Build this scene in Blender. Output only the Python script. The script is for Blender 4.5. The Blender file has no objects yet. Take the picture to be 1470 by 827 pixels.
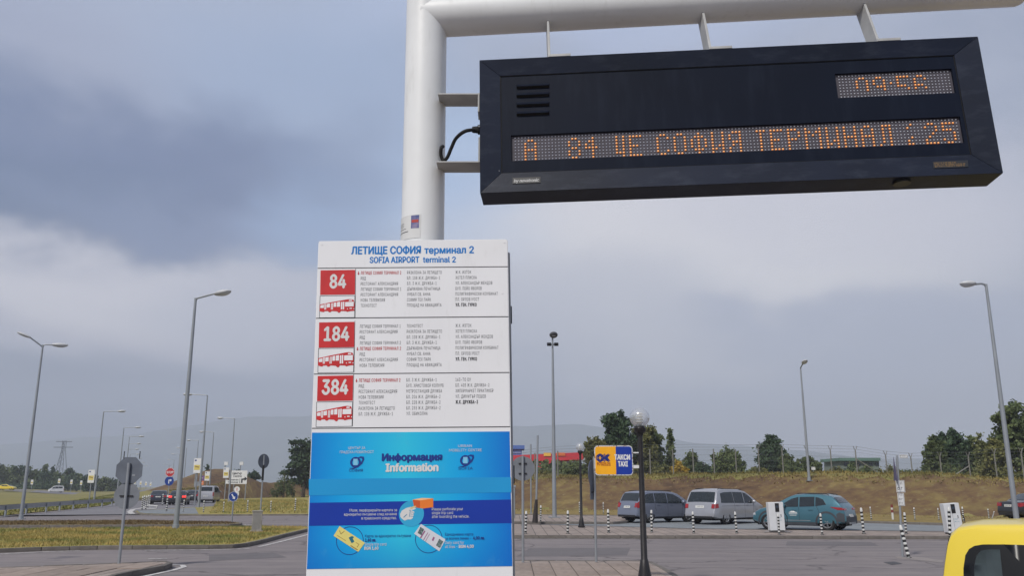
import bpy, bmesh, math, random
import numpy as np
from mathutils import Vector, Matrix
from mathutils.geometry import tessellate_polygon
random.seed(7); RNG = np.random.default_rng(11)
S = bpy.context.scene
COL = S.collection
# ---------------------------------------------------------------- camera
FPX, PITCH, CH = 1221.6, math.radians(13.15), 1.9
cam = bpy.data.cameras.new('camera'); cam.sensor_width = 36; cam.lens = FPX / 1470 * 36
cam.clip_start = .1; cam.clip_end = 12000
co = bpy.data.objects.new('camera', cam); COL.objects.link(co)
co.location = (0, 0, CH); co.rotation_euler = (math.pi / 2 + PITCH, 0, 0); S.camera = co
# ---------------------------------------------------------------- light
S.view_settings.view_transform = 'Standard'; S.view_settings.look = 'None'
S.view_settings.exposure = 0.0; S.view_settings.gamma = 1
S.cycles.volume_bounces = 1; S.cycles.max_bounces = 8; S.cycles.transparent_max_bounces = 16
SUN_EL, SUN_AZ = math.radians(46), math.radians(212)      # azimuth clockwise from +Y
sd = Vector((math.sin(SUN_AZ) * math.cos(SUN_EL), math.cos(SUN_AZ) * math.cos(SUN_EL), math.sin(SUN_EL)))
sl = bpy.data.lights.new('sun', 'SUN'); sl.energy = 3.7; sl.angle = math.radians(6); sl.color = (1, .955, .89)
so = bpy.data.objects.new('sun', sl); COL.objects.link(so); so.rotation_euler = sd.to_track_quat('Z', 'Y').to_euler()
so.location = (-20, -40, 60)

def lin(c):
    f = lambda v: (v / 255 / 12.92) if v / 255 <= .04045 else ((v / 255 + .055) / 1.055) ** 2.4
    return (f(c[0]), f(c[1]), f(c[2]), 1)

def raydir(px, py):
    u = (px - 735) / FPX; v = (413.5 - py) / FPX
    return Vector((u, math.cos(PITCH) - v * math.sin(PITCH), math.sin(PITCH) + v * math.cos(PITCH)))
def G(px, py, z=0.0):                     # point of the ground level z that the photograph shows there
    d = raydir(px, py); t = (z - CH) / d.z
    return Vector((d.x * t, d.y * t, z))
def D(px, py, Y):                         # point at distance Y
    d = raydir(px, py); t = Y / d.y
    return Vector((d.x * t, Y, CH + d.z * t))

world = bpy.data.worlds.new("World"); S.world = world; world.use_nodes = True
wt = world.node_tree; wn, wl = wt.nodes, wt.links; wn.clear()
def wnode(t, **k):
    n = wn.new(t)
    for a, b in k.items(): setattr(n, a, b)
    return n
sky = wnode('ShaderNodeTexSky', sky_type='NISHITA', sun_disc=False, sun_elevation=SUN_EL, sun_rotation=SUN_AZ)
tc = wnode('ShaderNodeTexCoord')
mp = wnode('ShaderNodeMapping'); mp.inputs['Scale'].default_value = (1.6, 1.6, 3.6)
wl.new(tc.outputs['Generated'], mp.inputs['Vector'])
nz = wnode('ShaderNodeTexNoise'); nz.inputs['Scale'].default_value = 1.5; nz.inputs['Detail'].default_value = 8
nz.inputs['Roughness'].default_value = .5; nz.inputs['Distortion'].default_value = .35
wl.new(mp.outputs[0], nz.inputs['Vector'])
wc = wnode('ShaderNodeVectorMath', operation='SUBTRACT'); wl.new(nz.outputs['Color'], wc.inputs[0]); wc.inputs[1].default_value = (.5, .5, .5)
ws = wnode('ShaderNodeVectorMath', operation='SCALE'); wl.new(wc.outputs[0], ws.inputs[0]); ws.inputs['Scale'].default_value = .27
wa = wnode('ShaderNodeVectorMath', operation='ADD'); wl.new(tc.outputs['Generated'], wa.inputs[0]); wl.new(ws.outputs[0], wa.inputs[1])
ramp = wnode('ShaderNodeValToRGB'); wl.new(nz.outputs['Fac'], ramp.inputs[0])
ramp.color_ramp.elements[0].position = .30; ramp.color_ramp.elements[0].color = lin((136, 148, 174))
ramp.color_ramp.elements[1].position = .72; ramp.color_ramp.elements[1].color = lin((186, 192, 208))
cur = ramp.outputs[0]
# cloud banks: (direction through pixel, half width, half height in px, colour, strength)
BANKS = [((1250, 540), 900, 200, (168, 173, 192), .8),
         ((120, 60), 520, 170, (158, 167, 192), .85),
         ((420, 40), 330, 130, (170, 182, 206), .7),
         ((480, 190), 300, 200, (154, 173, 204), .8),
         ((160, 258), 560, 95, (104, 121, 158), 1.0),
         ((30, 290), 360, 62, (84, 106, 144), 1.0),
         ((300, 315), 330, 40, (128, 143, 178), .6),
         ((190, 440), 430, 105, (186, 187, 202), 1.0),
         ((150, 405), 380, 70, (214, 213, 222), 1.0),
         ((380, 430), 190, 60, (186, 190, 206), .7),
         ((720, 300), 210, 110, (164, 190, 226), .95),
         ((480, 320), 150, 80, (148, 172, 208), .8),
         ((1010, 370), 450, 180, (222, 221, 226), 1.0),
         ((860, 460), 330, 100, (190, 193, 206), .7),
         ((1200, 290), 330, 90, (206, 206, 217), .75),
         ((830, 60), 420, 70, (178, 191, 220), .7),
         ((1130, 470), 200, 45, (168, 175, 196), .75),
         ((1330, 500), 260, 90, (166, 174, 196), .5),
         ((120, 620), 620, 110, (104, 115, 140), 1.0),
         ((180, 560), 420, 60, (122, 132, 156), .7),
         ((560, 610), 330, 120, (152, 160, 180), .6),
         ((1150, 650), 760, 75, (160, 164, 181), .8)]
for (bx, by), hw, hh, c, a in BANKS:
    d = raydir(bx, by).normalized()
    sub = wnode('ShaderNodeVectorMath', operation='SUBTRACT'); wl.new(wa.outputs[0], sub.inputs[0]); sub.inputs[1].default_value = d
    mul = wnode('ShaderNodeVectorMath', operation='MULTIPLY'); wl.new(sub.outputs[0], mul.inputs[0])
    mul.inputs[1].default_value = (FPX / hw, FPX / hw * .8, FPX / hh)
    ln = wnode('ShaderNodeVectorMath', operation='LENGTH'); wl.new(mul.outputs[0], ln.inputs[0])
    mr = wnode('ShaderNodeMapRange', interpolation_type='SMOOTHERSTEP'); wl.new(ln.outputs['Value'], mr.inputs['Value'])
    mr.inputs['From Min'].default_value = .15; mr.inputs['From Max'].default_value = 1.2
    mr.inputs['To Min'].default_value = a; mr.inputs['To Max'].default_value = 0
    mx = wnode('ShaderNodeMix', data_type='RGBA'); wl.new(mr.outputs[0], mx.inputs[0]); wl.new(cur, mx.inputs[6]); mx.inputs[7].default_value = lin(c)
    cur = mx.outputs[2]
bgn = wnode('ShaderNodeBackground'); wl.new(sky.outputs[0], bgn.inputs[0]); bgn.inputs[1].default_value = .09
bgc = wnode('ShaderNodeBackground'); wl.new(cur, bgc.inputs[0]); bgc.inputs[1].default_value = 1.14
ms = wnode('ShaderNodeMixShader'); ms.inputs[0].default_value = .93
wl.new(bgn.outputs[0], ms.inputs[1]); wl.new(bgc.outputs[0], ms.inputs[2])
wo = wnode('ShaderNodeOutputWorld'); wl.new(ms.outputs[0], wo.inputs[0])

# ---------------------------------------------------------------- materials
MATS = {}
def mat(name, col, rough=.6, metal=0, var=.08, scale=4., bump=0, bscale=40., emit=0, col2=None, trans=0, coat=0, detail=5, rnd=0, spec=.5):
    """principled colour mixed over noise; col is sRGB 0-255"""
    if name in MATS: return MATS[name]
    m = bpy.data.materials.new(name); m.use_nodes = True; MATS[name] = m
    t = m.node_tree; n, l = t.nodes, t.links; b = n['Principled BSDF']
    c1 = lin(col); c2 = lin(col2) if col2 else tuple(min(1, x * (1 - var * 2)) for x in c1[:3]) + (1,)
    tc = n.new('ShaderNodeTexCoord'); nz = n.new('ShaderNodeTexNoise'); nz.inputs['Scale'].default_value = scale; nz.inputs['Detail'].default_value = detail
    l.new(tc.outputs['Object'], nz.inputs['Vector'])
    rm = n.new('ShaderNodeValToRGB'); l.new(nz.outputs['Fac'], rm.inputs[0])
    rm.color_ramp.elements[0].position = .36; rm.color_ramp.elements[0].color = c2
    rm.color_ramp.elements[1].position = .64; rm.color_ramp.elements[1].color = c1
    out = rm.outputs[0]
    if rnd:
        oi = n.new('ShaderNodeObjectInfo'); hs = n.new('ShaderNodeHueSaturation'); mr = n.new('ShaderNodeMapRange')
        l.new(oi.outputs['Random'], mr.inputs[0]); mr.inputs[3].default_value = 1 - rnd; mr.inputs[4].default_value = 1 + rnd
        l.new(mr.outputs[0], hs.inputs['Value']); l.new(out, hs.inputs['Color']); out = hs.outputs[0]
    l.new(out, b.inputs['Base Color'])
    b.inputs['Roughness'].default_value = rough; b.inputs['Metallic'].default_value = metal
    b.inputs['Specular IOR Level'].default_value = spec
    if trans: b.inputs['Transmission Weight'].default_value = trans
    if coat: b.inputs['Coat Weight'].default_value = coat; b.inputs['Coat Roughness'].default_value = .08
    if emit: l.new(out, b.inputs['Emission Color']); b.inputs['Emission Strength'].default_value = emit
    if bump:
        n2 = n.new('ShaderNodeTexNoise'); n2.inputs['Scale'].default_value = bscale; n2.inputs['Detail'].default_value = 4
        l.new(tc.outputs['Object'], n2.inputs['Vector'])
        bp = n.new('ShaderNodeBump'); bp.inputs['Strength'].default_value = bump; bp.inputs['Distance'].default_value = .02
        l.new(n2.outputs['Fac'], bp.inputs['Height']); l.new(bp.outputs[0], b.inputs['Normal'])
    return m

def ground_mat(name, stops, s1, s2, s3=0, bump=.5, bscale=8, fleck=None):
    """several noises blended: stops = list of sRGB"""
    m = bpy.data.materials.new(name); m.use_nodes = True; MATS[name] = m
    t = m.node_tree; n, l = t.nodes, t.links; b = n['Principled BSDF']; b.inputs['Roughness'].default_value = .95; b.inputs['Specular IOR Level'].default_value = .2
    g = n.new('ShaderNodeNewGeometry')
    def noise(s, d=6):
        q = n.new('ShaderNodeTexNoise'); q.inputs['Scale'].default_value = s; q.inputs['Detail'].default_value = d; q.inputs['Roughness'].default_value = .6
        l.new(g.outputs['Position'], q.inputs['Vector']); return q.outputs['Fac']
    a = noise(s1); c = noise(s2)
    mx = n.new('ShaderNodeMath'); mx.operation = 'ADD'; l.new(a, mx.inputs[0]); l.new(c, mx.inputs[1])
    md = n.new('ShaderNodeMath'); md.operation = 'MULTIPLY'; l.new(mx.outputs[0], md.inputs[0]); md.inputs[1].default_value = .5
    r = n.new('ShaderNodeValToRGB'); l.new(md.outputs[0], r.inputs[0])
    k = len(stops); el = r.color_ramp.elements
    while len(el) < k: el.new(.5)
    for i, c_ in enumerate(stops): el[i].position = .36 + .28 * i / (k - 1); el[i].color = lin(c_)
    out = r.outputs[0]
    if fleck:
        f = noise(fleck[0], 3); r2 = n.new('ShaderNodeValToRGB'); l.new(f, r2.inputs[0])
        r2.color_ramp.elements[0].position = fleck[2]; r2.color_ramp.elements[0].color = (0, 0, 0, 1)
        r2.color_ramp.elements[1].position = fleck[2] + .06; r2.color_ramp.elements[1].color = (1, 1, 1, 1)
        x = n.new('ShaderNodeMix'); x.data_type = 'RGBA'; l.new(r2.outputs[0], x.inputs[0]); l.new(out, x.inputs[6]); x.inputs[7].default_value = lin(fleck[1]); out = x.outputs[2]
    l.new(out, b.inputs['Base Color'])
    if bump:
        bp = n.new('ShaderNodeBump'); bp.inputs['Strength'].default_value = bump; bp.inputs['Distance'].default_value = .05
        l.new(noise(bscale, 5), bp.inputs['Height']); l.new(bp.outputs[0], b.inputs['Normal'])
    return m

asphalt = ground_mat('asphalt', [(116, 110, 110), (124, 117, 117), (129, 122, 121), (134, 127, 125)], .12, 1.3, bump=.25, bscale=30, fleck=(.35, (104, 100, 103), .66))
# skid streaks and long wear along the traffic direction
def streak(m):
    n, l = m.node_tree.nodes, m.node_tree.links; b = n['Principled BSDF']; src = b.inputs['Base Color'].links[0].from_socket
    g = n.new('ShaderNodeNewGeometry'); mp = n.new('ShaderNodeMapping'); mp.inputs['Scale'].default_value = (.06, 1.6, 1); mp.inputs['Rotation'].default_value = (0, 0, .06)
    l.new(g.outputs['Position'], mp.inputs[0]); q = n.new('ShaderNodeTexNoise'); q.inputs['Scale'].default_value = 1.2; q.inputs['Detail'].default_value = 5; l.new(mp.outputs[0], q.inputs['Vector'])
    r = n.new('ShaderNodeMapRange'); l.new(q.outputs['Fac'], r.inputs[0]); r.inputs[1].default_value = .42; r.inputs[2].default_value = .72; r.inputs[3].default_value = 0; r.inputs[4].default_value = .55
    x = n.new('ShaderNodeMix'); x.data_type = 'RGBA'; l.new(r.outputs[0], x.inputs[0]); l.new(src, x.inputs[6]); x.inputs[7].default_value = lin((100, 97, 99)); l.new(x.outputs[2], b.inputs['Base Color'])
streak(asphalt)
park_mat = ground_mat('parking_asphalt', [(116, 120, 123), (124, 128, 131), (132, 137, 139)], .3, 2, bump=.2, bscale=25)
far_asphalt = ground_mat('boulevard_asphalt', [(110, 108, 112), (118, 116, 119), (124, 122, 124)], .05, .6, bump=0)
grass_near = ground_mat('dry_lawn', [(98, 106, 56), (126, 126, 66), (156, 142, 82), (140, 126, 80), (106, 110, 58)], .35, 2.6, bump=.8, bscale=14, fleck=(5, (96, 80, 52), .62))
grass_far = ground_mat('meadow', [(92, 98, 54), (118, 114, 66), (132, 122, 76), (106, 104, 58)], .05, .7, bump=.5, bscale=5)
island_dirt = ground_mat('dry_dirt_grass', [(96, 88, 60), (112, 100, 68), (122, 108, 80), (86, 90, 46)], .4, 2.4, bump=.6, bscale=14)
hill_mat = ground_mat('dry_embankment', [(76, 60, 46), (90, 71, 53), (102, 82, 58), (112, 96, 62), (130, 112, 72)], .11, 1.1, bump=.6, bscale=4, fleck=(2.6, (122, 110, 78), .62))
slab_mat = mat('paving_slab', (148, 133, 122), .9, var=.10, scale=3, bump=.3, bscale=60, rnd=.13)
joint_mat = mat('paving_joint', (74, 66, 58), .95)
kerb_mat = mat('kerb_concrete', (112, 106, 100), .9, var=.14, scale=3, bump=.4, bscale=50, rnd=.12)
paint = mat('road_paint', (206, 203, 198), .7, col2=(146, 142, 140), scale=6, detail=9)
# pavement with small paving drawn by bricks (too far to tell apart)
def paver(name, c1, c2, mortar, w, h):
    m = bpy.data.materials.new(name); m.use_nodes = True; t = m.node_tree; n, l = t.nodes, t.links; b = n['Principled BSDF']; b.inputs['Roughness'].default_value = .9
    g = n.new('ShaderNodeNewGeometry'); q = n.new('ShaderNodeTexBrick'); l.new(g.outputs['Position'], q.inputs['Vector'])
    q.offset = 0; q.inputs['Color1'].default_value = lin(c1); q.inputs['Color2'].default_value = lin(c2); q.inputs['Mortar'].default_value = lin(mortar)
    q.inputs['Scale'].default_value = 1; q.inputs['Mortar Size'].default_value = .018; q.inputs['Brick Width'].default_value = w; q.inputs['Row Height'].default_value = h
    nz = n.new('ShaderNodeTexNoise'); nz.inputs['Scale'].default_value = .8; nz.inputs['Detail'].default_value = 6; l.new(g.outputs['Position'], nz.inputs['Vector'])
    mr = n.new('ShaderNodeMapRange'); l.new(nz.outputs['Fac'], mr.inputs[0]); mr.inputs[1].default_value = .3; mr.inputs[2].default_value = .7; mr.inputs[3].default_value = .8; mr.inputs[4].default_value = 1.12
    hs = n.new('ShaderNodeHueSaturation'); l.new(mr.outputs[0], hs.inputs['Value']); l.new(q.outputs['Color'], hs.inputs['Color']); l.new(hs.outputs[0], b.inputs['Base Color'])
    return m
paver_mat = paver('paved_median', (150, 136, 126), (136, 124, 116), (92, 84, 78), .45, .9)
steel = mat('galvanised_steel', (150, 154, 158), .45, .35, var=.08, scale=3)
lampgrey = mat('lamp_pole_grey', (146, 151, 156), .5, .3, var=.08, scale=1.2)
sign_back = mat('sign_back_grey', (104, 110, 120), .55, .3, var=.12, scale=3)
black = mat('black_paint', (28, 26, 27), .45, 0, var=.2, scale=6)
white = mat('white_plastic', (214, 214, 212), .5, var=.05, scale=5)
rubber = mat('rubber', (22, 22, 23), .8)
chrome = mat('rim_alloy', (170, 172, 175), .35, .7)

def grime(m, col, lo, hi, amt, sc=(6, 6, 1.2), scale=3, detail=8):
    n, l = m.node_tree.nodes, m.node_tree.links; b = n['Principled BSDF']; src = b.inputs['Base Color'].links[0].from_socket
    tc = n.new('ShaderNodeTexCoord'); mp = n.new('ShaderNodeMapping'); mp.inputs['Scale'].default_value = sc; l.new(tc.outputs['Object'], mp.inputs[0])
    q = n.new('ShaderNodeTexNoise'); q.inputs['Scale'].default_value = scale; q.inputs['Detail'].default_value = detail; q.inputs['Roughness'].default_value = .65; l.new(mp.outputs[0], q.inputs['Vector'])
    r_ = n.new('ShaderNodeMapRange'); l.new(q.outputs['Fac'], r_.inputs[0]); r_.inputs[1].default_value = lo; r_.inputs[2].default_value = hi; r_.inputs[3].default_value = 0; r_.inputs[4].default_value = amt
    x = n.new('ShaderNodeMix'); x.data_type = 'RGBA'; l.new(r_.outputs[0], x.inputs[0]); l.new(src, x.inputs[6]); x.inputs[7].default_value = lin(col); l.new(x.outputs[2], b.inputs['Base Color'])
    return m
def cracks(m, amt=.5):
    n, l = m.node_tree.nodes, m.node_tree.links; b = n['Principled BSDF']; src = b.inputs['Base Color'].links[0].from_socket
    g = n.new('ShaderNodeNewGeometry'); q = n.new('ShaderNodeTexNoise'); q.inputs['Scale'].default_value = .5; q.inputs['Detail'].default_value = 5; l.new(g.outputs['Position'], q.inputs['Vector'])
    sc_ = n.new('ShaderNodeVectorMath'); sc_.operation = 'SCALE'; sc_.inputs['Scale'].default_value = 3.0; l.new(q.outputs['Color'], sc_.inputs[0]); ad = n.new('ShaderNodeVectorMath'); l.new(sc_.outputs[0], ad.inputs[0]); l.new(g.outputs['Position'], ad.inputs[1])
    v = n.new('ShaderNodeTexVoronoi'); v.feature = 'DISTANCE_TO_EDGE'; v.inputs['Scale'].default_value = .17; l.new(ad.outputs[0], v.inputs['Vector'])
    r_ = n.new('ShaderNodeMapRange'); l.new(v.outputs['Distance'], r_.inputs[0]); r_.inputs[1].default_value = .004; r_.inputs[2].default_value = .016; r_.inputs[3].default_value = amt; r_.inputs[4].default_value = 0
    x = n.new('ShaderNodeMix'); x.data_type = 'RGBA'; l.new(r_.outputs[0], x.inputs[0]); l.new(src, x.inputs[6]); x.inputs[7].default_value = lin((66, 63, 64)); l.new(x.outputs[2], b.inputs['Base Color']); return m
cracks(asphalt)
# ---------------------------------------------------------------- object helpers
def link(o): COL.objects.link(o); return o
def props(o, label=None, cat=None, group=None, kind=None):
    if label: o['label'] = label
    if cat: o['category'] = cat
    if group: o['group'] = group
    if kind: o['kind'] = kind
    return o
def empty(name, loc, rz=0, **k):
    o = link(bpy.data.objects.new(name, None)); o.location = loc; o.rotation_euler = (0, 0, rz); o.empty_display_size = .2
    return props(o, **k)
def copy_tree(o, parent=None):
    c = o.copy(); COL.objects.link(c); c.parent = parent
    for ch in list(o.children): copy_tree(ch, c)
    return c
class MB:
    def __init__(s): s.v = []; s.f = []
    def add(s, vs, fs):
        k = len(s.v); s.v += [tuple(v) for v in vs]; s.f += [tuple(i + k for i in f) for f in fs]; return s
    def box(s, c, d, R=None):
        c = Vector(c); vs = []
        for z in (-.5, .5):
            for y in (-.5, .5):
                for x in (-.5, .5):
                    p = Vector((x * d[0], y * d[1], z * d[2]))
                    if R is not None: p = R @ p
                    vs.append(c + p)
        return s.add(vs, [(0, 2, 3, 1), (4, 5, 7, 6), (0, 1, 5, 4), (2, 6, 7, 3), (0, 4, 6, 2), (1, 3, 7, 5)])
    def bar(s, a, b, w, h=None):
        a, b = Vector(a), Vector(b); q = (b - a).to_track_quat('Y', 'Z').to_matrix()
        return s.box((a + b) / 2, (w, (b - a).length, h or w), q)
    def tube(s, pts, r, n=10, cap=True):
        pts = [Vector(p) for p in pts]; rs = r if isinstance(r, (list, tuple)) else [r] * len(pts); vs = []; fs = []
        up = None
        for i, p in enumerate(pts):
            t = (pts[min(i + 1, len(pts) - 1)] - pts[max(i - 1, 0)]).normalized()
            if up is None: up = Vector((1, 0, 0)) if abs(t.x) < .8 else Vector((0, 1, 0))
            a = (up - t * up.dot(t)).normalized(); b = t.cross(a); up = a
            for k in range(n):
                an = 2 * math.pi * k / n; vs.append(p + (a * math.cos(an) + b * math.sin(an)) * rs[i])
        for i in range(len(pts) - 1):
            for k in range(n): fs.append((i * n + k, i * n + (k + 1) % n, (i + 1) * n + (k + 1) % n, (i + 1) * n + k))
        if cap: fs.append(tuple(range(n - 1, -1, -1))); fs.append(tuple((len(pts) - 1) * n + k for k in range(n)))
        return s.add(vs, fs)
    def sphere(s, c, r, n=14, m=9, sc=(1, 1, 1), R=None):
        c = Vector(c); vs = []; fs = []
        for j in range(m + 1):
            th = math.pi * j / m
            for k in range(n):
                p = Vector((math.sin(th) * math.cos(2 * math.pi * k / n) * sc[0], math.sin(th) * math.sin(2 * math.pi * k / n) * sc[1], math.cos(th) * sc[2])) * r
                if R is not None: p = R @ p
                vs.append(c + p)
        for j in range(m):
            for k in range(n): fs.append((j * n + k, (j + 1) * n + k, (j + 1) * n + (k + 1) % n, j * n + (k + 1) % n))
        return s.add(vs, fs)
    def prism(s, poly, y0, y1):       # poly in (x, z), extruded along y
        n = len(poly); vs = [(p[0], y0, p[1]) for p in poly] + [(p[0], y1, p[1]) for p in poly]
        tri = tessellate_polygon([[Vector((p[0], p[1], 0)) for p in poly]])
        fs = [t for t in tri] + [tuple(i + n for i in reversed(t)) for t in tri] + [(i, (i + 1) % n, (i + 1) % n + n, i + n) for i in range(n)]
        return s.add(vs, fs)
    def build(s, name, m, parent=None, smooth=False, mesh_only=False, bevel=0, **k):
        me = bpy.data.meshes.new(name); me.from_pydata(s.v, [], s.f); me.validate()
        bm = bmesh.new(); bm.from_mesh(me); bmesh.ops.remove_doubles(bm, verts=bm.verts, dist=1e-5)
        bmesh.ops.recalc_face_normals(bm, faces=bm.faces)
        if bevel: bmesh.ops.bevel(bm, geom=[e for e in bm.edges if len(e.link_faces) == 2 and e.calc_face_angle(0) > .7], offset=bevel, segments=2, affect='EDGES', profile=.6)
        bm.to_mesh(me); bm.free()
        me.materials.append(m)
        if smooth:
            me.shade_smooth()
            try: me.set_sharp_from_angle(angle=math.radians(38))
            except Exception: pass
        if mesh_only: return me
        o = link(bpy.data.objects.new(name, me)); o.parent = parent
        return props(o, **k)
def inst(name, me, parent, loc=(0, 0, 0), rot=(0, 0, 0), sc=(1, 1, 1)):
    o = link(bpy.data.objects.new(name, me)); o.parent = parent; o.location = loc; o.rotation_euler = rot; o.scale = sc; return o

try:
    SANS = bpy.data.fonts.load(bpy.utils.system_resource('DATAFILES', path='fonts') + '/Inter.woff2')   # Blender's own bundled typeface
except Exception:
    SANS = None
SPACING = [1.0]
def raw_text(body, bold=0.0, shear=0.0):
    """letter shapes from their outlines: every outer contour is filled on its own with the holes it contains"""
    c = bpy.data.curves.new('writing', 'FONT')
    if SANS: c.font = SANS
    c.body = body; c.size = 1; c.shear = shear; c.space_character = SPACING[0]; c.resolution_u = 2; c.fill_mode = 'NONE'
    o = bpy.data.objects.new('writing', c); COL.objects.link(o)
    dg = bpy.context.evaluated_depsgraph_get(); me = bpy.data.meshes.new_from_object(o.evaluated_get(dg))
    co_ = [v.co.copy() for v in me.vertices]; nb = {}
    for e in me.edges: a, b = e.vertices; nb.setdefault(a, []).append(b); nb.setdefault(b, []).append(a)
    bpy.data.objects.remove(o); bpy.data.curves.remove(c); bpy.data.meshes.remove(me)
    seen = set(); loops = []
    for a in nb:
        if a in seen: continue
        lp = [a]; seen.add(a); cur_ = a
        while True:
            nx_ = [b for b in nb[cur_] if b not in seen]
            if not nx_: break
            cur_ = min(nx_, key=lambda b: abs(b - cur_)); lp.append(cur_); seen.add(cur_)
        if len(lp) > 2: loops.append(lp)
    for lp in loops:       # keep the font's own winding: vertices are laid down in order along each contour
        if sum(1 for a, b in zip(lp, lp[1:]) if b > a) < len(lp) / 2: lp.reverse()
    area = lambda lp: sum(co_[lp[k - 1]].x * co_[lp[k]].y - co_[lp[k]].x * co_[lp[k - 1]].y for k in range(len(lp))) / 2
    if not loops: return [], []
    A_ = [area(lp) for lp in loops]; sg = 1 if max(A_, key=abs) > 0 else -1
    vs, fs = [], []
    outs = [k for k in range(len(loops)) if A_[k] * sg > 0]; holes = {k: [] for k in outs}
    for k in range(len(loops)):
        if A_[k] * sg > 0: continue
        cand = [q for q in outs if all(inside((co_[w_].x, co_[w_].y), [(co_[v].x, co_[v].y) for v in loops[q]]) for w_ in loops[k][::2])]
        if cand: holes[min(cand, key=lambda q: abs(A_[q]))].append(k)
    for n_, k in enumerate(outs):
        ls = [[co_[v] for v in loops[q]] for q in [k] + holes[k]]; tri = tessellate_polygon(ls); b0 = len(vs)
        vs += [Vector((v.x, v.y, (n_ % 2) * .00003)) for l_ in ls for v in l_]; fs += [tuple(i_ + b0 for i_ in t_) for t_ in tri]
    return vs, fs
CAPH = .727
text_mesh = lambda *a: raw_text(*a)
def marks(mb, x0, x1, z, h, y, seed=1):
    """a line of print too small to read: little upright strokes"""
    R_ = random.Random(seed); x = x0
    while x < x1 - h * .3:
        w = h * R_.uniform(.12, .2); k = R_.choice((0, 1, 1, 2))
        mb.add([(x, y, z), (x + w, y, z), (x + w, y, z + h), (x, y, z + h)], [(0, 1, 2, 3)])
        if k: mb.add([(x + w, y, z + h * .75), (x + h * .5, y, z + h * .75), (x + h * .5, y, z + h), (x + w, y, z + h)], [(0, 1, 2, 3)])
        if k > 1: mb.add([(x + w, y, z), (x + h * .5, y, z), (x + h * .5, y, z + h * .2), (x + w, y, z + h * .2)], [(0, 1, 2, 3)])
        x += h * R_.choice((.62, .7, .7, 1.1))
CAPH = max(v.y for v in raw_text('Н')[0])
def put_text(mb, body, p0, p1, cap, y, bold=0.0, align=None, scale_x=None, shear=0.0):
    """writes body from p0 towards p1 (both (u,v) baseline ends), cap height cap, at depth y"""
    vs, fs = text_mesh(body, 0, shear)
    if not vs: return
    if bold > .012:                      # heavier strokes: the outline laid down again with small shifts
        base = list(vs); bf = list(fs); vs = []; fs = []
        for i, (ox, oy) in enumerate(((0, 0), (bold, 0), (-bold, 0), (0, bold * .7), (0, -bold * .7))):
            k = len(vs); vs += [Vector((v.x + ox, v.y + oy, v.z + i * .00004)) for v in base]; fs += [tuple(j + k for j in f) for f in bf]
    x0 = min(v.x for v in vs); x1 = max(v.x for v in vs)
    p0 = Vector(p0); p1 = Vector(p1); d = (p1 - p0); W = d.length; d.normalize(); nrm = Vector((-d.y, d.x))
    sx = scale_x if scale_x else W / (x1 - x0); sy = cap / CAPH
    if scale_x and align == 'R': p0 = p1 - d * ((x1 - x0) * sx)
    out = []
    for v in vs:
        q = p0 + d * ((v.x - x0) * sx) + nrm * (v.y * sy); out.append((q.x, y - v.z, q.y))
    mb.add(out, fs)

# ---------------------------------------------------------------- terrain
FOOT = [G(300, 719), G(345, 716), G(440, 714), G(600, 722), G(735, 734), G(1000, 737), G(1350, 744.5), G(1700, 752)]
FX = np.array([p.x for p in FOOT]); FY = np.array([p.y for p in FOOT])
def sstep(t): t = np.clip(t, 0, 1); return t * t * (3 - 2 * t)
RIDGE_X = np.array([-70, -48, -36, -15, 0, 12, 24, 31, 36, 44, 90]); RIDGE_H = np.array([0, 1.7, 4.3, 3.3, 2.85, 2.95, 2.95, 2.8, 2.1, 1.7, 1.7])
def hill(x, y):
    x = np.asarray(x, float); y = np.asarray(y, float)
    yf = np.interp(x, FX, FY); h = np.interp(x, RIDGE_X, RIDGE_H)
    z = h * sstep((y - yf) / 12.0) * (1 - .6 * sstep((y - yf - 60) / 60))
    z = z * (x > FX[0] - 10)
    z = z + 5.6 * np.exp(-(((x + 62) / 9) ** 2 + ((y - 185) / 20) ** 2))
    left = sstep((-.47 * y - x - 4) / 22) * sstep((y - 150) / 80)
    z = z + 1.0 * left
    z = z + .10 * np.sin(x * .9 + y * .3) * np.cos(y * .7) * np.clip(z, 0, 1) * .8
    return z
def hz(x, y): return float(hill(x, y)) - .06
gx = np.concatenate([-np.geomspace(4200, 170, 22), np.arange(-165, 92, 1.5), np.geomspace(95, 4200, 24)])
gy = np.concatenate([[-200, -60, -20, 0, 20, 36], np.arange(40, 205, 1.5), np.arange(208, 420, 7), np.geomspace(430, 4600, 22)])
XX, YY = np.meshgrid(gx, gy); ZZ = hill(XX, YY) - .06
nx, ny = len(gx), len(gy)
vs = np.stack([XX.ravel(), YY.ravel(), ZZ.ravel()], 1)
idx = np.arange(nx * ny).reshape(ny, nx)
fs = np.stack([idx[:-1, :-1].ravel(), idx[:-1, 1:].ravel(), idx[1:, 1:].ravel(), idx[1:, :-1].ravel()], 1)
me = bpy.data.meshes.new('ground'); me.from_pydata(vs.tolist(), [], fs.tolist()); me.shade_smooth()
me.materials.append(grass_far); me.materials.append(hill_mat)
cx = (XX[:-1, :-1] + XX[1:, 1:]).ravel() / 2; cy = (YY[:-1, :-1] + YY[1:, 1:]).ravel() / 2
yf = np.interp(cx, FX, FY); hh = hill(cx, cy)
mi = ((hh > .12) & (cy < yf + np.where(cx < -12, 40, 10.2)) & (cx > -60)) | (((cx + 62) ** 2 + (cy - 185) ** 2 < 26 ** 2) & (hh > 1.2))
me.polygons.foreach_set('material_index', mi.astype(int))
props(link(bpy.data.objects.new('ground', me)), kind='structure')

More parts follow.
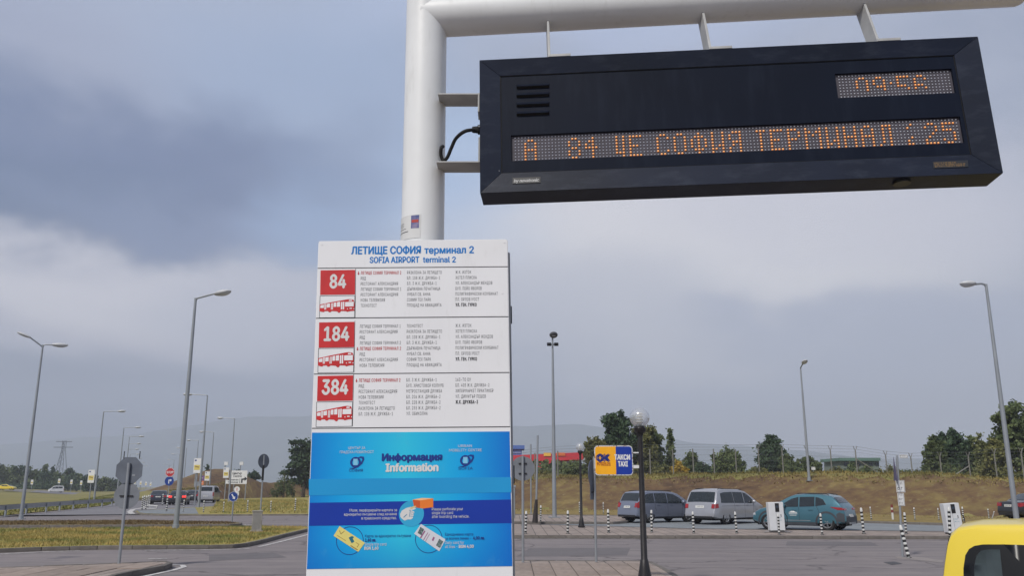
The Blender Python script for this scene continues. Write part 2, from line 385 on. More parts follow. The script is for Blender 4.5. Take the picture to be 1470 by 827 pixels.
def sheet(name, pts, z, m, kind='structure', **k):
    tri = tessellate_polygon([[Vector((p[0], p[1], 0)) for p in pts]])
    me = bpy.data.meshes.new(name); me.from_pydata([(p[0], p[1], z) for p in pts], [], [tuple(t) for t in tri])
    bm = bmesh.new(); bm.from_mesh(me)
    for f in bm.faces:
        f.normal_update()
        if f.normal.z < 0: f.normal_flip()
    bm.to_mesh(me); bm.free(); me.materials.append(m)
    return props(link(bpy.data.objects.new(name, me)), kind=kind, **k)

sheet('road', [(-75, -30), (75, -30), (75, 58), (40, 60), (0, 74), (-26, 80), (-75, 110)], 0.0, asphalt)
bl = [G(-160, 760), G(0, 742.5), G(80, 735.5), (G(150, 727)), G(176, 719), G(190, 711), G(202, 704.5), G(213, 701.3)]
br = [G(238, 701.3), G(252, 704), G(282, 710), G(312, 719), G(340, 738)]
sheet('boulevard', [(p.x, p.y) for p in bl + br] + [(-70, 50)], 0.006, far_asphalt)
hv, hf = [], []
for k in range(61):
    q = -300 + 465 * k / 60
    for y_ in (704.4, 703.2):
        p = G(q, y_, 1.0); hv.append((p.x, p.y, hz(p.x, p.y) + .08))
    if k: hf.append((2 * k - 2, 2 * k, 2 * k + 1, 2 * k - 1))
me = bpy.data.meshes.new('highway'); me.from_pydata(hv, [], hf); me.materials.append(far_asphalt); props(link(bpy.data.objects.new('highway', me)), kind='structure')

KERB = MB().box((0, 0, 0), (1, 1, 1)).build('kerb_stone', kerb_mat, mesh_only=True, bevel=.06)
def offset_poly(pts, d):
    n = len(pts); out = []
    area = sum(pts[i][0] * pts[(i + 1) % n][1] - pts[(i + 1) % n][0] * pts[i][1] for i in range(n)); s = 1 if area > 0 else -1
    for i in range(n):
        p = Vector(pts[i][:2]); a = Vector(pts[i - 1][:2]); b = Vector(pts[(i + 1) % n][:2])
        t1 = (p - a).normalized(); t2 = (b - p).normalized(); n1 = Vector((-t1.y, t1.x)) * s; n2 = Vector((-t2.y, t2.x)) * s
        m = (n1 + n2); m = m.normalized() if m.length > 1e-4 else n1
        out.append(p + m * (d / max(.5, m.dot(n1))))
    return out
def island(name, pts, top, m, z=.12, stone_edges=None, stone_len=1.0):
    """raised island; kerb stones along the given edges, a plain kerb strip on the others"""
    root = sheet(name, [(p.x, p.y) for p in map(Vector, [(*q[:2],) for q in offset_poly([tuple(p[:2]) for p in pts], .11)])], z - .006, m)
    n = len(pts); strip = MB(); P = [Vector(p[:2]) for p in pts]; Q = offset_poly([tuple(p) for p in P], .12)
    for i in range(n):
        a, b = P[i], P[(i + 1) % n]; L = (b - a).length
        if L < .05: continue
        if stone_edges is None or i in stone_edges:
            k = max(1, round(L / stone_len)); ang = math.atan2(b.y - a.y, b.x - a.x)
            inn = (Q[i] - a).dot(Vector((-math.sin(ang), math.cos(ang)))); sg = 1 if inn > 0 else -1
            nv = Vector((-math.sin(ang), math.cos(ang))) * sg
            for j in range(k):
                c = a + (b - a) * ((j + .5) / k) + nv * .06
                inst('kerb_stone', KERB, root, (c.x, c.y, z / 2 - .03 + random.uniform(-.004, .004)), (random.uniform(-.004, .004), 0, ang + random.uniform(-.004, .004)), (L / k - .014, .125, z + .07))
        else:
            a2, b2 = Q[i], Q[(i + 1) % n]
            strip.add([(a.x, a.y, -.05), (b.x, b.y, -.05), (b.x, b.y, z), (a.x, a.y, z), (b2.x, b2.y, z), (a2.x, a2.y, z)], [(0, 1, 2, 3), (3, 2, 4, 5)])
    if strip.v: strip.build('kerb_strip', kerb_mat, root)
    return root
def px(*l, z=.12): return [G(x, y, z) for x, y in l]

# lawn island with the tall lamp
I1 = px((-75, 792), (-20, 789), (60, 786), (140, 784.2), (240, 783.6), (300, 783.4), (335, 782.4), (355, 780.4), (372, 777), (405, 768.5), (441, 760), (452, 757.2), (440, 756.3), (385, 755.6), (200, 757.5), (-75, 760))
island('lawn_island', I1, None, grass_near, stone_edges=set(range(0, 12)))
I2 = px((-75, 754.6), (100, 754.4), (250, 753.8), (330, 753.2), (346, 752.3), (348, 750.8), (333, 749.3), (200, 747), (-75, 748.5))
island('dirt_island', I2, None, island_dirt, stone_edges={0, 1, 2, 3, 4, 5})
LF = px((192, 733.5), (196, 736.2), (206, 737.8), (230, 738.6), (300, 738.6), (441, 738), (560, 737.4), (640, 737.6), (700, 721), (441, 713.5), (335, 716), (310, 716), (306, 727), (262, 729))
island('verge', LF, None, grass_near, z=.10, stone_edges=set())
sheet('traffic_island_paving', [(p.x, p.y) for p in px((197, 733.5), (200, 736), (209, 737.2), (232, 738), (262, 738), (285, 737.8), (280, 728.7), (262, 729.8))], .106, park_mat)
RF = px((600, 737.5), (735, 738.6), (1000, 741.5), (1350, 751.5), (1700, 762), (1700, 745), (1350, 740), (1000, 733), (735, 730), (600, 719))
verge_dry = ground_mat('dry_verge', [(102, 92, 56), (124, 108, 66), (138, 120, 74), (112, 98, 62)], .3, 2.2, bump=.7, bscale=12)
island('bank_verge', RF, None, verge_dry, z=.12, stone_edges={1, 2})
RP = px((600, 749), (735, 749.6), (880, 750), (900, 748.8), (910, 744.5), (905, 741.0), (735, 739.4), (600, 738.8))
island('rear_pavement', RP, None, paver_mat, z=.126, stone_edges={0, 1, 2, 3})
MD = px((520, 769.5), (735, 769), (1366, 770.2), (1700, 772), (1800, 769), (1366, 763.8), (1000, 759.8), (870, 756.2), (735, 752.6), (520, 750.5))
median = island('median_pavement', MD, None, paver_mat, z=.12, stone_edges={0, 1, 2})
pk = px((735, 752), (870, 755.8), (1000, 759.4), (1366, 763.5), (1800, 768.5), (1700, 762), (1350, 752), (1000, 742), (912, 741.6), (905, 749), (735, 750), z=0)
sheet('parking_lane', [(p.x, p.y) for p in pk], .008, park_mat)

SLAB = MB().box((0, 0, 0), (1, 1, 1)).build('paving_slab', slab_mat, mesh_only=True, bevel=.03)
def inside(p, poly):
    c = False; n = len(poly); j = n - 1
    for i in range(n):
        if (poly[i][1] > p[1]) != (poly[j][1] > p[1]) and p[0] < (poly[j][0] - poly[i][0]) * (p[1] - poly[i][1]) / (poly[j][1] - poly[i][1]) + poly[i][0]: c = not c
        j = i
    return c
def slabs(root, poly, x0, x1, y0, y1, w, d, ang=0):
    inn = offset_poly([tuple(p[:2]) for p in poly], .10); cnt = 0
    y = y0
    while y < y1:
        x = x0
        while x < x1:
            c = Vector((x + w / 2, y + d / 2)); c.rotate(Matrix.Rotation(ang, 2))
            cs = [c + Vector((sx * w / 2, sy * d / 2)) for sx in (-1, 1) for sy in (-1, 1)]
            if all(inside(q, inn) for q in cs) and cnt < 295:
                inst('paving_slab', SLAB, root, (c.x, c.y, .105 + random.uniform(-.002, .003)), (random.uniform(-.003, .003), random.uniform(-.003, .003), ang), (w - .022, d - .022, .05)); cnt += 1
            x += w
        y += d
A = px((560, 803.5), (735, 805), (925, 805.2), (938, 808), (952, 814), (972, 826), (990, 845), (1000, 880), (560, 880))
pa = island('near_pavement', A, None, paver_mat, stone_edges={0, 1, 2, 3, 4, 5, 6})
slabs(pa, A, -.9, 4.5, 16.6, 24.4, .45, .9)
Bp = px((-90, 817.5), (0, 814.8), (120, 810.8), (225, 806.6), (240, 806), (248, 808.2), (236, 813), (190, 821), (140, 832), (60, 860), (-90, 880))
pb = island('corner_pavement', Bp, None, paver_mat, stone_edges={0, 1, 2, 3, 4, 5, 6, 7, 8})
slabs(pb, Bp, -15, -7, 17, 24, .6, .6, ang=.02)
plat = [(-4.5, -3), (6, -3), (6, 6.2), (-4.5, 6.2)]
pl = island('stop_platform', [Vector((*p, .12)) for p in plat], None, paver_mat)
slabs(pl, plat, -2.6, 3.8, 1.6, 6.05, .45, .45)
sheet('platform_inner_paving', [(-4.3, -2.9), (5.8, -2.9), (5.8, 1.58), (-4.3, 1.58)], .126, paver_mat)

def line(name, pts, w, z=.01, m=paint):
    mb = MB(); pts = [Vector(p[:2]) for p in pts]
    for a, b in zip(pts, pts[1:]):
        t = (b - a).normalized(); n = Vector((-t.y, t.x)) * w / 2; e = t * .02
        mb.add([(a - n - e).to_3d(), (b - n + e).to_3d(), (b + n + e).to_3d(), (a + n - e).to_3d()], [(0, 1, 2, 3)])
    mb.v = [(x, y, z + .0002 * (i // 4)) for i, (x, y, _) in enumerate(mb.v)]
    return mb.build(name, m, kind='structure')
line('edge_line', px((-80, 800), (0, 796.6), (60, 793.4), (114, 791.8), z=0), .13)
line('edge_line', px((209, 791.2), (290, 790.4), (335, 789.6), (358, 788.4), z=0), .13)
line('edge_line', px((372, 786), (405, 778), (441, 768.6), (470, 761), z=0), .13)
line('edge_line', px((214, 803.6), (239, 802.8), z=0), .13)
line('edge_line', px((246, 812), (262, 812.5), (264, 815), (250, 819.5), (215, 827), (170, 840), z=0), .13)
line('edge_line', px((560, 773.3), (735, 773.8), (1366, 774.8), (1750, 776), z=0), .16)
line('edge_line', px((205, 739.6), (240, 740.4), (441, 740.2), (600, 739.8), z=0), .16, z=.016)
line('edge_line', px((190, 738.5), (186, 735.5), (191, 732), (215, 728.5), (262, 728), z=0), .4, z=.016)
line('edge_line', px((349, 754), (362, 754.6), z=0), .2)
line('bay_line', px((740, 750.8), (905, 751.2), z=0), .2, z=.014)
# pale repaired patch where the bent bollard stands
sheet('road_patch', [(p.x, p.y) for p in px((760, 788), (905, 787), (900, 798), (742, 799.5), z=0)], .003, ground_mat('patched_asphalt', [(98, 95, 97), (106, 102, 103), (110, 106, 107)], .3, 2, bump=.2, bscale=30))
sheet('road_patch', [(p.x, p.y) for p in px((1130, 778), (1250, 779), (1262, 784.5), (1128, 784), z=0)], .003, MATS['patched_asphalt'])
sheet('road_patch', [(p.x, p.y) for p in px((300, 797), (392, 794), (412, 801), (300, 806), z=0)], .003, MATS['patched_asphalt'])
sheet('concrete_patch', [(p.x, p.y) for p in px((1285, 800), (1300, 799.4), (1325, 801), (1356, 806), (1352, 809), (1318, 805), (1290, 803), z=0)], .005, mat('patch', (136, 128, 124), .9))
sheet('manhole_cover', [(p.x, p.y) for p in px((1268, 808), (1284, 807), (1296, 810), (1280, 812), z=0)], .005, mat('manhole', (70, 68, 70), .7))

# ---------------------------------------------------------------- grass tufts
def tufts(name, pts, h, w, m, lean=.5):
    n = len(pts); a = RNG.uniform(0, 6.283, n); hh = h * RNG.uniform(.5, 1.3, n); l = RNG.normal(0, lean, (n, 2)) * hh[:, None]
    d = np.stack([np.cos(a), np.sin(a)], 1) * w * .5
    v = np.zeros((n, 3, 3)); v[:, 0, :2] = pts[:, :2] - d; v[:, 1, :2] = pts[:, :2] + d; v[:, 2, :2] = pts[:, :2] + l
    v[:, :2, 2] = pts[:, 2:3] - .01; v[:, 2, 2] = pts[:, 2] + hh
    me = bpy.data.meshes.new(name); me.vertices.add(n * 3); me.vertices.foreach_set('co', v.ravel())
    me.loops.add(n * 3); me.loops.foreach_set('vertex_index', np.arange(n * 3, dtype=np.int32)); me.polygons.add(n)
    me.polygons.foreach_set('loop_start', np.arange(0, n * 3, 3, dtype=np.int32)); me.polygons.foreach_set('loop_total', np.full(n, 3, dtype=np.int32)); me.update(); me.validate()
    me.materials.append(m); return props(link(bpy.data.objects.new(name, me)), kind='stuff')
def scatter_poly(poly, n, z):
    xs = [p[0] for p in poly]; ys = [p[1] for p in poly]; out = []
    pp = [tuple(p[:2]) for p in poly]
    while len(out) < n:
        x, y = random.uniform(min(xs), max(xs)), random.uniform(min(ys), max(ys))
        if inside((x, y), pp): out.append((x, y, z))
    return np.array(out)
blade_a = mat('grass_blade', (170, 148, 90), .9, scale=.45, col2=(108, 116, 64), spec=.15)
blade_b = mat('dry_blade', (118, 100, 66), .9, scale=.12, col2=(84, 66, 47), spec=.15)
blade_y = mat('straw_blade', (136, 122, 74), .9, scale=.2, col2=(104, 98, 58), spec=.15)
blade_c = mat('green_blade', (84, 96, 44), .9, scale=.3, col2=(112, 108, 56), spec=.15)
o = tufts('lawn_grass', scatter_poly(offset_poly([tuple(p[:2]) for p in I1], .3), 26000, .112), .09, .03, blade_a); props(o, 'short yellow green grass covering the lawn island with the tall lamp', 'grass')
o = tufts('island_weeds', scatter_poly(offset_poly([tuple(p[:2]) for p in I2], .3), 6000, .112), .08, .04, blade_b); props(o, 'sparse brownish weeds on the narrow dirt island behind the lawn', 'grass')
n = 16000; hx = RNG.uniform(-58, 60, n); hy = np.interp(hx, FX, FY) + np.where(RNG.uniform(0, 1, n) < .6, RNG.uniform(-5, 1.5, n), RNG.uniform(8, 12, n)) ; hzv = np.maximum(hill(hx, hy) - .06, .05)
o = tufts('bank_grass', np.stack([hx, hy, hzv], 1), .12, .10, blade_y, .8); props(o, 'dry straw coloured grass growing over the brown embankment', 'dry grass')
n = 14000; hx = RNG.uniform(-58, 60, n); hy = np.interp(hx, FX, FY) + 9.5 + RNG.uniform(0, 6, n); hzv = hill(hx, hy) - .06
o = tufts('crest_grass', np.stack([hx, hy, hzv], 1), .22, .09, blade_y, .5); props(o, 'green and yellow tall grass along the crest of the embankment', 'grass')
VG = px((300, 737.5), (441, 737.2), (441, 718), (345, 718), (312, 720), z=.1)
o = tufts('verge_grass', scatter_poly(VG, 9000, .095), .14, .06, blade_a); props(o, 'yellow green grass on the verge behind the striped bollards at left', 'grass')

# ---------------------------------------------------------------- stop pole with arm
pole_mat = mat('pole_white_paint', (224, 225, 224), .38, var=.05, scale=1.5, bump=.05, bscale=12)
bracket_mat = mat('bracket_paint', (172, 172, 170), .5, var=.10, scale=8)
PX, PY = -.452, 4.035
PR = .106
pole = empty('stop_pole', (PX, PY, .12), label='thick white steel pole with a horizontal arm carrying the dark display', cat='pole')
LX = .045
rp = MB()
rp.tube([(LX * -.6, 0, 0), (LX * .25, 0, 2.9), (.0, 0, 4.7)], PR, 40).build('upright', pole_mat, pole, smooth=True)
AY = -.0648
aL = Vector((-.012, 0, 4.305 - .12)); aR = Vector((3.02, AY * 3.02, 4.372 - .12))
arm = MB().tube([aL, aL + (aR - aL) * .04, aR - (aR - aL).normalized() * .02, aR], [.1055, .1055, .1055, .098], 40)
arm.build('arm', pole_mat, pole, smooth=True)
MB().tube([(-.03, 0, 0), (-.03, 0, .02)], .2, 8).build('base_flange', pole_mat, pole)
# paper sticker wrapped round the pole
def wrap(name, a0, a1, z0, z1, r, m, parent):
    mb = MB(); n = 10; vs = []
    for i in range(n + 1):
        a = a0 + (a1 - a0) * i / n; x = math.sin(a) * r; y = -math.cos(a) * r
        vs += [(x + .01, y, z0), (x + .01, y, z1)]
    mb.add(vs, [(2 * i, 2 * i + 2, 2 * i + 3, 2 * i + 1) for i in range(n)])
    return mb.build(name, m, parent, smooth=True)
D2 = lambda x, y: D(x, y, PY - .1)
zs0, zs1 = D2(600, 342).z - .12, D2(600, 308).z - .12
stk = wrap('paper_sticker', -1.45, .02, zs0, zs1, PR + .0012, mat('paper', (206, 206, 204), .8, var=.04), pole)
e = wrap('sticker_emblem', -.45, -.06, zs0 + (zs1 - zs0) * .42, zs1 - .004, PR + .0018, mat('emblem_blue', (52, 72, 130), .6, scale=30, col2=(130, 120, 150)), stk)
e = wrap('sticker_band', -.42, -.09, zs0 + (zs1 - zs0) * .66, zs0 + (zs1 - zs0) * .78, PR + .0022, mat('emblem_red', (170, 60, 50), .6), stk)
e = wrap('sticker_lines', -1.38, -.6, zs0 + (zs1 - zs0) * .3, zs0 + (zs1 - zs0) * .33, PR + .0018, mat('ink', (70, 70, 72), .7), stk)
e = wrap('sticker_lines', -1.38, -.75, zs0 + (zs1 - zs0) * .44, zs0 + (zs1 - zs0) * .46, PR + .0018, MATS['ink'], stk)
for zz in (.55, .62, .69): wrap('sticker_lines', -1.3, -.9, zs0 + (zs1 - zs0) * zz, zs0 + (zs1 - zs0) * (zz + .015), PR + .0018, MATS['ink'], stk)

grime(pole_mat, (176, 174, 168), .56, .8, .4); grime(pole_mat, (120, 84, 60), .72, .76, .6, sc=(14, 14, 9))
# ---------------------------------------------------------------- LED display
DC = Vector((1.0411, 3.7595, 3.6296)); DR = (-.0439, -.0173, -.0648); DW, DH, DD = 2.4, .7074, .16
disp = empty('display_board', DC, label='dark blue LED arrivals display hanging under the white arm', cat='display sign'); disp.rotation_euler = DR
DM = disp.rotation_euler.to_matrix()
def LP(c, M, x, y, w=0.0):
    d = raydir(x, y); n = M @ Vector((0, 1, 0)); o = Vector((0, 0, CH)); t = (c + n * w - o).dot(n) / d.dot(n)
    q = M.transposed() @ (o + d * t - c); return q.x, q.z
def DP(x, y, w=0.0): return LP(DC, DM, x, y, w)
navy = mat('display_paint', (24, 31, 48), .5, .0, var=.13, scale=2.2, bump=.04, bscale=90, col2=(19, 25, 39), spec=.22)
grime(navy, (62, 68, 80), .5, .8, .5, sc=(2, 2, 6))
navy_in = mat('display_inner_paint', (16, 23, 38), .55, .0, var=.1, scale=1.6, spec=.12)
grime(navy_in, (40, 46, 60), .5, .8, .35, sc=(5, 5, 1))
dark_gap = mat('gap_black', (8, 8, 10), .8)
hw_, hh_ = DW / 2, DH / 2
# body with open front rim
fl, fr, ft, fb = .100, .115, .082, .104        # frame bar widths
body = MB()
body.add([(-hw_, .004, -hh_), (hw_, .004, -hh_), (hw_, .004, hh_), (-hw_, .004, hh_), (-hw_, DD, -hh_), (hw_, DD, -hh_), (hw_, DD, hh_), (-hw_, DD, hh_)],
         [(4, 5, 6, 7), (0, 1, 5, 4), (3, 7, 6, 2), (0, 4, 7, 3), (1, 2, 6, 5)])
body.build('housing', navy, disp)
di = .018
O = [(-hw_, 0, -hh_), (hw_, 0, -hh_), (hw_, 0, hh_), (-hw_, 0, hh_)]
I = [(-hw_ + fl, di, -hh_ + fb), (hw_ - fr, di, -hh_ + fb), (hw_ - fr, di, hh_ - ft), (-hw_ + fl, di, hh_ - ft)]
for k in range(4):
    a, b = O[k], O[(k + 1) % 4]; c, d = I[(k + 1) % 4], I[k]; g = .0012
    t = (Vector(b) - Vector(a)).normalized() * g
    P4 = [Vector(a) + t, Vector(b) - t, Vector(c) - t, Vector(d) + t]
    back = [p + Vector((0, .008, 0)) for p in P4]
    m_ = MB().add(P4 + back, [(0, 1, 2, 3), (4, 7, 6, 5), (0, 4, 5, 1), (1, 5, 6, 2), (2, 6, 7, 3), (3, 7, 4, 0)])
    m_.build('frame_rail', navy, disp)
def rect_px(pts, w=0.0):
    q = [DP(x, y, w) for x, y in pts]
    return min(p[0] for p in q[0::3]) , max(p[0] for p in q[1:3]), (q[2][1] + q[3][1]) / 2, (q[0][1] + q[1][1]) / 2
PY0 = .022                                  # front panel depth
main = rect_px([(733.5, 193.5), (1378, 167.5), (1383, 205), (734, 231)], PY0)
small = rect_px([(1198.5, 105.5), (1366, 98), (1370.5, 133), (1203, 140.5)], PY0)
def holed(x0, x1, z0, z1, holes, y0, y1):
    mb = MB(); xs = sorted({x0, x1, *[h[0] for h in holes], *[h[1] for h in holes]}); zs = sorted({z0, z1, *[h[2] for h in holes], *[h[3] for h in holes]})
    for a, b in zip(xs, xs[1:]):
        for c, d in zip(zs, zs[1:]):
            m_ = ((a + b) / 2, (c + d) / 2)
            if any(h[0] < m_[0] < h[1] and h[2] < m_[1] < h[3] for h in holes): continue
            mb.add([(a, y0, c), (b, y0, c), (b, y0, d), (a, y0, d)], [(0, 1, 2, 3)])
    for h in holes:
        a, b, c, d = h; mb.add([(a, y0, c), (b, y0, c), (b, y0, d), (a, y0, d), (a, y1, c), (b, y1, c), (b, y1, d), (a, y1, d)], [(0, 1, 5, 4), (1, 2, 6, 5), (2, 3, 7, 6), (3, 0, 4, 7)])
    return mb
ix0, ix1, iz0, iz1 = -hw_ + fl + .003, hw_ - fr - .003, -hh_ + fb + .002, hh_ - ft - .003
holed(ix0, ix1, iz0, iz1, [main, small], PY0, PY0 + .02).build('front_panel', navy_in, disp)
gm = MB(); gw = .0035
for a, b in (((ix0, iz1), (ix1, iz1)), ((ix0, iz0), (ix0, iz1)), ((ix1, iz0), (ix1, iz1)), ((ix0, iz0), (ix1, iz0))):
    gm.bar((a[0], PY0 - .0012, a[1]), (b[0], PY0 - .0012, b[1]), gw, .001)
gm.build('panel_gap', dark_gap, disp)
led_back = mat('led_matrix_backing', (72, 68, 76), .7, var=.12, scale=14)
led_off = mat('led_unlit', (158, 160, 172), .35, var=.05)
led_on = mat('led_lit', (232, 164, 92), .4, emit=.66, var=0)
led_halo = mat('led_lit_rim', (170, 96, 40), .4, emit=.2, var=0)  # orange glow around lit LEDs, put in as a wider emissive disc
FONT = {'А': '.##.|#..#|#..#|####|#..#|#..#|#..#', '8': '.##.|#..#|#..#|.##.|#..#|#..#|.##.', '4': '..#.|.##.|#.#.|####|..#.|..#.|..#.', 'Ц': '#.#|#.#|#.#|#.#|#.#|###|..#',
        'Е': '####|#...|#...|###.|#...|#...|####', 'С': '.##.|#..#|#...|#...|#...|#..#|.##.', 'О': '.##.|#..#|#..#|#..#|#..#|#..#|.##.', 'Ф': '..#..|.###.|#.#.#|#.#.#|#.#.#|.###.|..#..',
        'И': '#..#|#..#|#..#|#..#|#.##|##.#|#..#', 'Я': '.###|#..#|#..#|.###|.#.#|#..#|#..#', 'Т': '###|.#.|.#.|.#.|.#.|.#.|.#.', 'Р': '###.|#..#|#..#|###.|#...|#...|#...',
        'М': '#...#|##.##|#.#.#|#...#|#...#|#...#|#...#', 'Н': '#..#|#..#|#..#|####|#..#|#..#|#..#', 'Л': '.###|.#.#|.#.#|.#.#|.#.#|.#.#|#..#', ':': '.#|#.|..|..|.#|#.|##',
        '2': '.##.|#..#|...#|..#.|.#..|#...|####', '5': '####|#...|###.|...#|...#|#..#|.##.'}
MSG = [('А', 3), ('8', 16), ('4', 21), ('Ц', 30), ('Е', 34), ('С', 42), ('О', 47), ('Ф', 52), ('И', 58), ('Я', 63), ('Т', 71), ('Е', 75), ('Р', 80), ('М', 85), ('И', 91), ('Н', 96), ('А', 101), ('Л', 106), (':', 114), ('2', 119), ('5', 124)]
CLOCK = {1: [6, 7, 11, 12, 17, 18, 19, 20, 23, 24], 2: [5, 8, 10, 13, 17, 22, 25], 3: [5, 8, 10, 13, 15, 17, 22], 4: [5, 8, 11, 12, 13, 17, 18, 19, 22, 23, 24], 5: [8, 13, 20, 22, 25]}
def matrix(name, r, cols, lit):
    x0, x1, z0, z1 = r
    mb = MB().add([(x0, PY0 + .012, z0), (x1, PY0 + .012, z0), (x1, PY0 + .012, z1), (x0, PY0 + .012, z1)], [(0, 1, 2, 3)])
    m_ = mb.build(name, led_back, disp)
    off, on, halo = MB(), MB(), MB(); dx = (x1 - x0 - .02) / cols; dz = (z1 - z0 - .004) / 8
    def disc(mb, x, z, r_, y):
        mb.add([(x, y - .0015, z)] + [(x + r_ * math.cos(k * math.pi / 3), y, z + r_ * math.sin(k * math.pi / 3)) for k in range(6)], [(0, 1 + k, 1 + (k + 1) % 6) for k in range(6)])
    for c in range(cols):
        for q in range(8):
            x = x0 + .012 + (c + .5) * dx; z = z1 - .003 - (q + .5) * dz
            if (q, c) in lit: disc(on, x, z, .0037, PY0 + .006); disc(halo, x, z, .0062, PY0 + .0095)
            else: disc(off, x, z, .0034, PY0 + .009)
    off.build('unlit_led', led_off, m_, kind='stuff'); on.build('lit_led', led_on, m_, kind='stuff'); halo.build('lit_led_rim', led_halo, m_, kind='stuff')
lit = set()
for ch, c0 in MSG:
    for q, row in enumerate(FONT[ch].split('|')):
        for c, s_ in enumerate(row):
            if s_ == '#': lit.add((q + 1, c0 + c))
matrix('message_matrix', main, 129, lit)
matrix('clock_matrix', small, 33, {(q, c) for q, l_ in CLOCK.items() for c in l_})
# ventilation louvres
for yy in (125.5, 138, 151.5, 164.5):
    a = DP(741.5, yy, PY0); b = DP(788.5, yy - 2, PY0); h = .016
    m_ = MB().add([(a[0], PY0 - .0005, a[1] + h), (b[0], PY0 - .0005, b[1] + h), (b[0] - .004, PY0 - .013, b[1]), (a[0] + .004, PY0 - .013, a[1]), (a[0], PY0 - .0005, a[1] - .001), (b[0], PY0 - .0005, b[1] - .001)],
                  [(0, 1, 2, 3), (3, 2, 5, 4), (0, 3, 4), (1, 5, 2)])
    lo = m_.build('louvre', navy_in, disp)
    MB().add([(a[0] + .004, PY0 - .0126, a[1] - .0006), (b[0] - .004, PY0 - .0126, b[1] - .0006), (b[0], PY0 - .001, b[1] - .009), (a[0], PY0 - .001, a[1] - .009)], [(0, 1, 2, 3)]).build('slot', dark_gap, lo)
# maker's plate and rating plate on the lower rail (they follow its slope)
def rail_y(v): return di * (v + hh_) / fb
def plate_on_rail(name, x0, y0, x1, y1, m_, slope=-.041):
    a = DP(x0, y1, .012); b = DP(x1, y1 + slope * (x1 - x0), .012); c = DP(x1, y0 + slope * (x1 - x0), .012); d = DP(x0, y0, .012)
    vs = [(p[0], rail_y(p[1]) - o_, p[1]) for o_ in (.003, 0) for p in (a, b, c, d)]
    return MB().add(vs, [(0, 1, 2, 3), (0, 4, 5, 1), (1, 5, 6, 2), (2, 6, 7, 3), (3, 7, 4, 0)]).build(name, m_, disp), (a, b, c, d)
mp_, q = plate_on_rail('maker_plate', 736, 255.5, 776, 264.5, mat('plate_black', (16, 17, 20), .4))
tb = MB(); put_text(tb, 'by novatronic', (q[0][0] + .006, q[0][1] + .007), (q[1][0] - .006, q[1][1] + .007), .016, 0, bold=.03, shear=.2)
tb.v = [(x, rail_y(z) - .0036, z) for x, y, z in tb.v]; tb.build('lettering', white, mp_)
rp_, q = plate_on_rail('rating_plate', 1339, 232, 1389, 242.5, mat('plate_grey', (36, 38, 42), .4))
tb = MB()
for k in range(3):
    f = .25 + .25 * k; za = q[0][1] + (q[3][1] - q[0][1]) * f; zb_ = q[1][1] + (q[2][1] - q[1][1]) * f
    marks(tb, q[0][0] + .008, q[1][0] - (.01 if k < 2 else .05), za - .004, .007, 0, k)
tb.v = [(x, rail_y(z) - .0036, z) for x, y, z in tb.v]; tb.build('lettering', mat('gold_ink', (150, 118, 70), .5), rp_, kind='stuff')
u0, u1 = DP(1287, 262)[0], DP(1318, 260)[0]
MB().tube([((u0 + u1) / 2, .06, -hh_ - .012), ((u0 + u1) / 2, .06, -hh_ + .002)], .04, 16).build('light_sensor', black, disp, smooth=True)
for (bx, by) in ((716.5, 245.5), (688.5, 184)):
    a = DP(bx, by, .02); MB().sphere((a[0], rail_y(a[1]) if a[1] < -.1 else .0, a[1]), .005, 8, 6).build('screw', steel, disp)
# hanging plates and side plates, welded to pole and arm
root_inv = Vector((PX, PY, .12))
def dpt(u, w, v): return (DM @ Vector((u, w, v)) + DC) - root_inv      # display-local point in pole space
for bx, foot in ((788, 28), (1019.5, 34), (1262, 38)):
    u = DP(bx, 60)[0]; v = hh_
    b0 = dpt(u, .004, v + .003); b1 = dpt(u, .10, v + .003)
    top_c = aL + (aR - aL) * ((b0.x - aL.x) / (aR.x - aL.x)); yb = top_c.y; zt = top_c.z - .085
    t = .006; mb = MB()
    ys0, ys1 = b0.y, b1.y
    mb.add([(b0.x - t, ys0, b0.z), (b0.x + t, ys0, b0.z), (b0.x + t, ys1, b1.z), (b0.x - t, ys1, b1.z),
            (b0.x - t, yb - .055, zt), (b0.x + t, yb - .055, zt), (b0.x + t, yb + .045, zt), (b0.x - t, yb + .045, zt)],
           [(0, 3, 2, 1), (4, 5, 6, 7), (0, 1, 5, 4), (1, 2, 6, 5), (2, 3, 7, 6), (3, 0, 4, 7)])
    h = mb.build('hanger_plate', bracket_mat, pole, bevel=.0015)
    f0 = dpt(u + .05, .052, v + .010); MB().box(f0, (.11, .10, .014), disp.rotation_euler.to_matrix()).build('foot', bracket_mat, h, bevel=.0015)
    MB().tube([(b0.x - .012, yb - .07, zt + .03), (b0.x + .012, yb - .07, zt + .03)], .014, 10).build('weld_ring', bracket_mat, h, smooth=True)
for ya, yb_ in ((133, 156), (230, 250)):
    va = DP(686, ya, .03)[1]; zz = dpt(-hw_, .0, va)
    mb = MB(); zc = zz.z - .002
    mb.box(((.09 + zz.x) / 2, (dpt(-hw_, .07, va).y + 0) / 2 - .02, zc), (zz.x - .09 + .01, .14, .007))
    h = mb.build('side_plate', bracket_mat, pole, bevel=.0012)
    MB().box((zz.x - .006, dpt(-hw_, .09, va).y, zc - .045 if ya < 200 else zc + .06), (.008, .10, .10 if ya < 200 else .13)).build('flange', bracket_mat, h, bevel=.001)
    MB().sphere((.1, -.045, zc + .004), .012, 8, 6, sc=(1, 1, .5)).build('bolt', bracket_mat, h)
g0 = dpt(-hw_, .03, DP(689, 186, .03)[1])
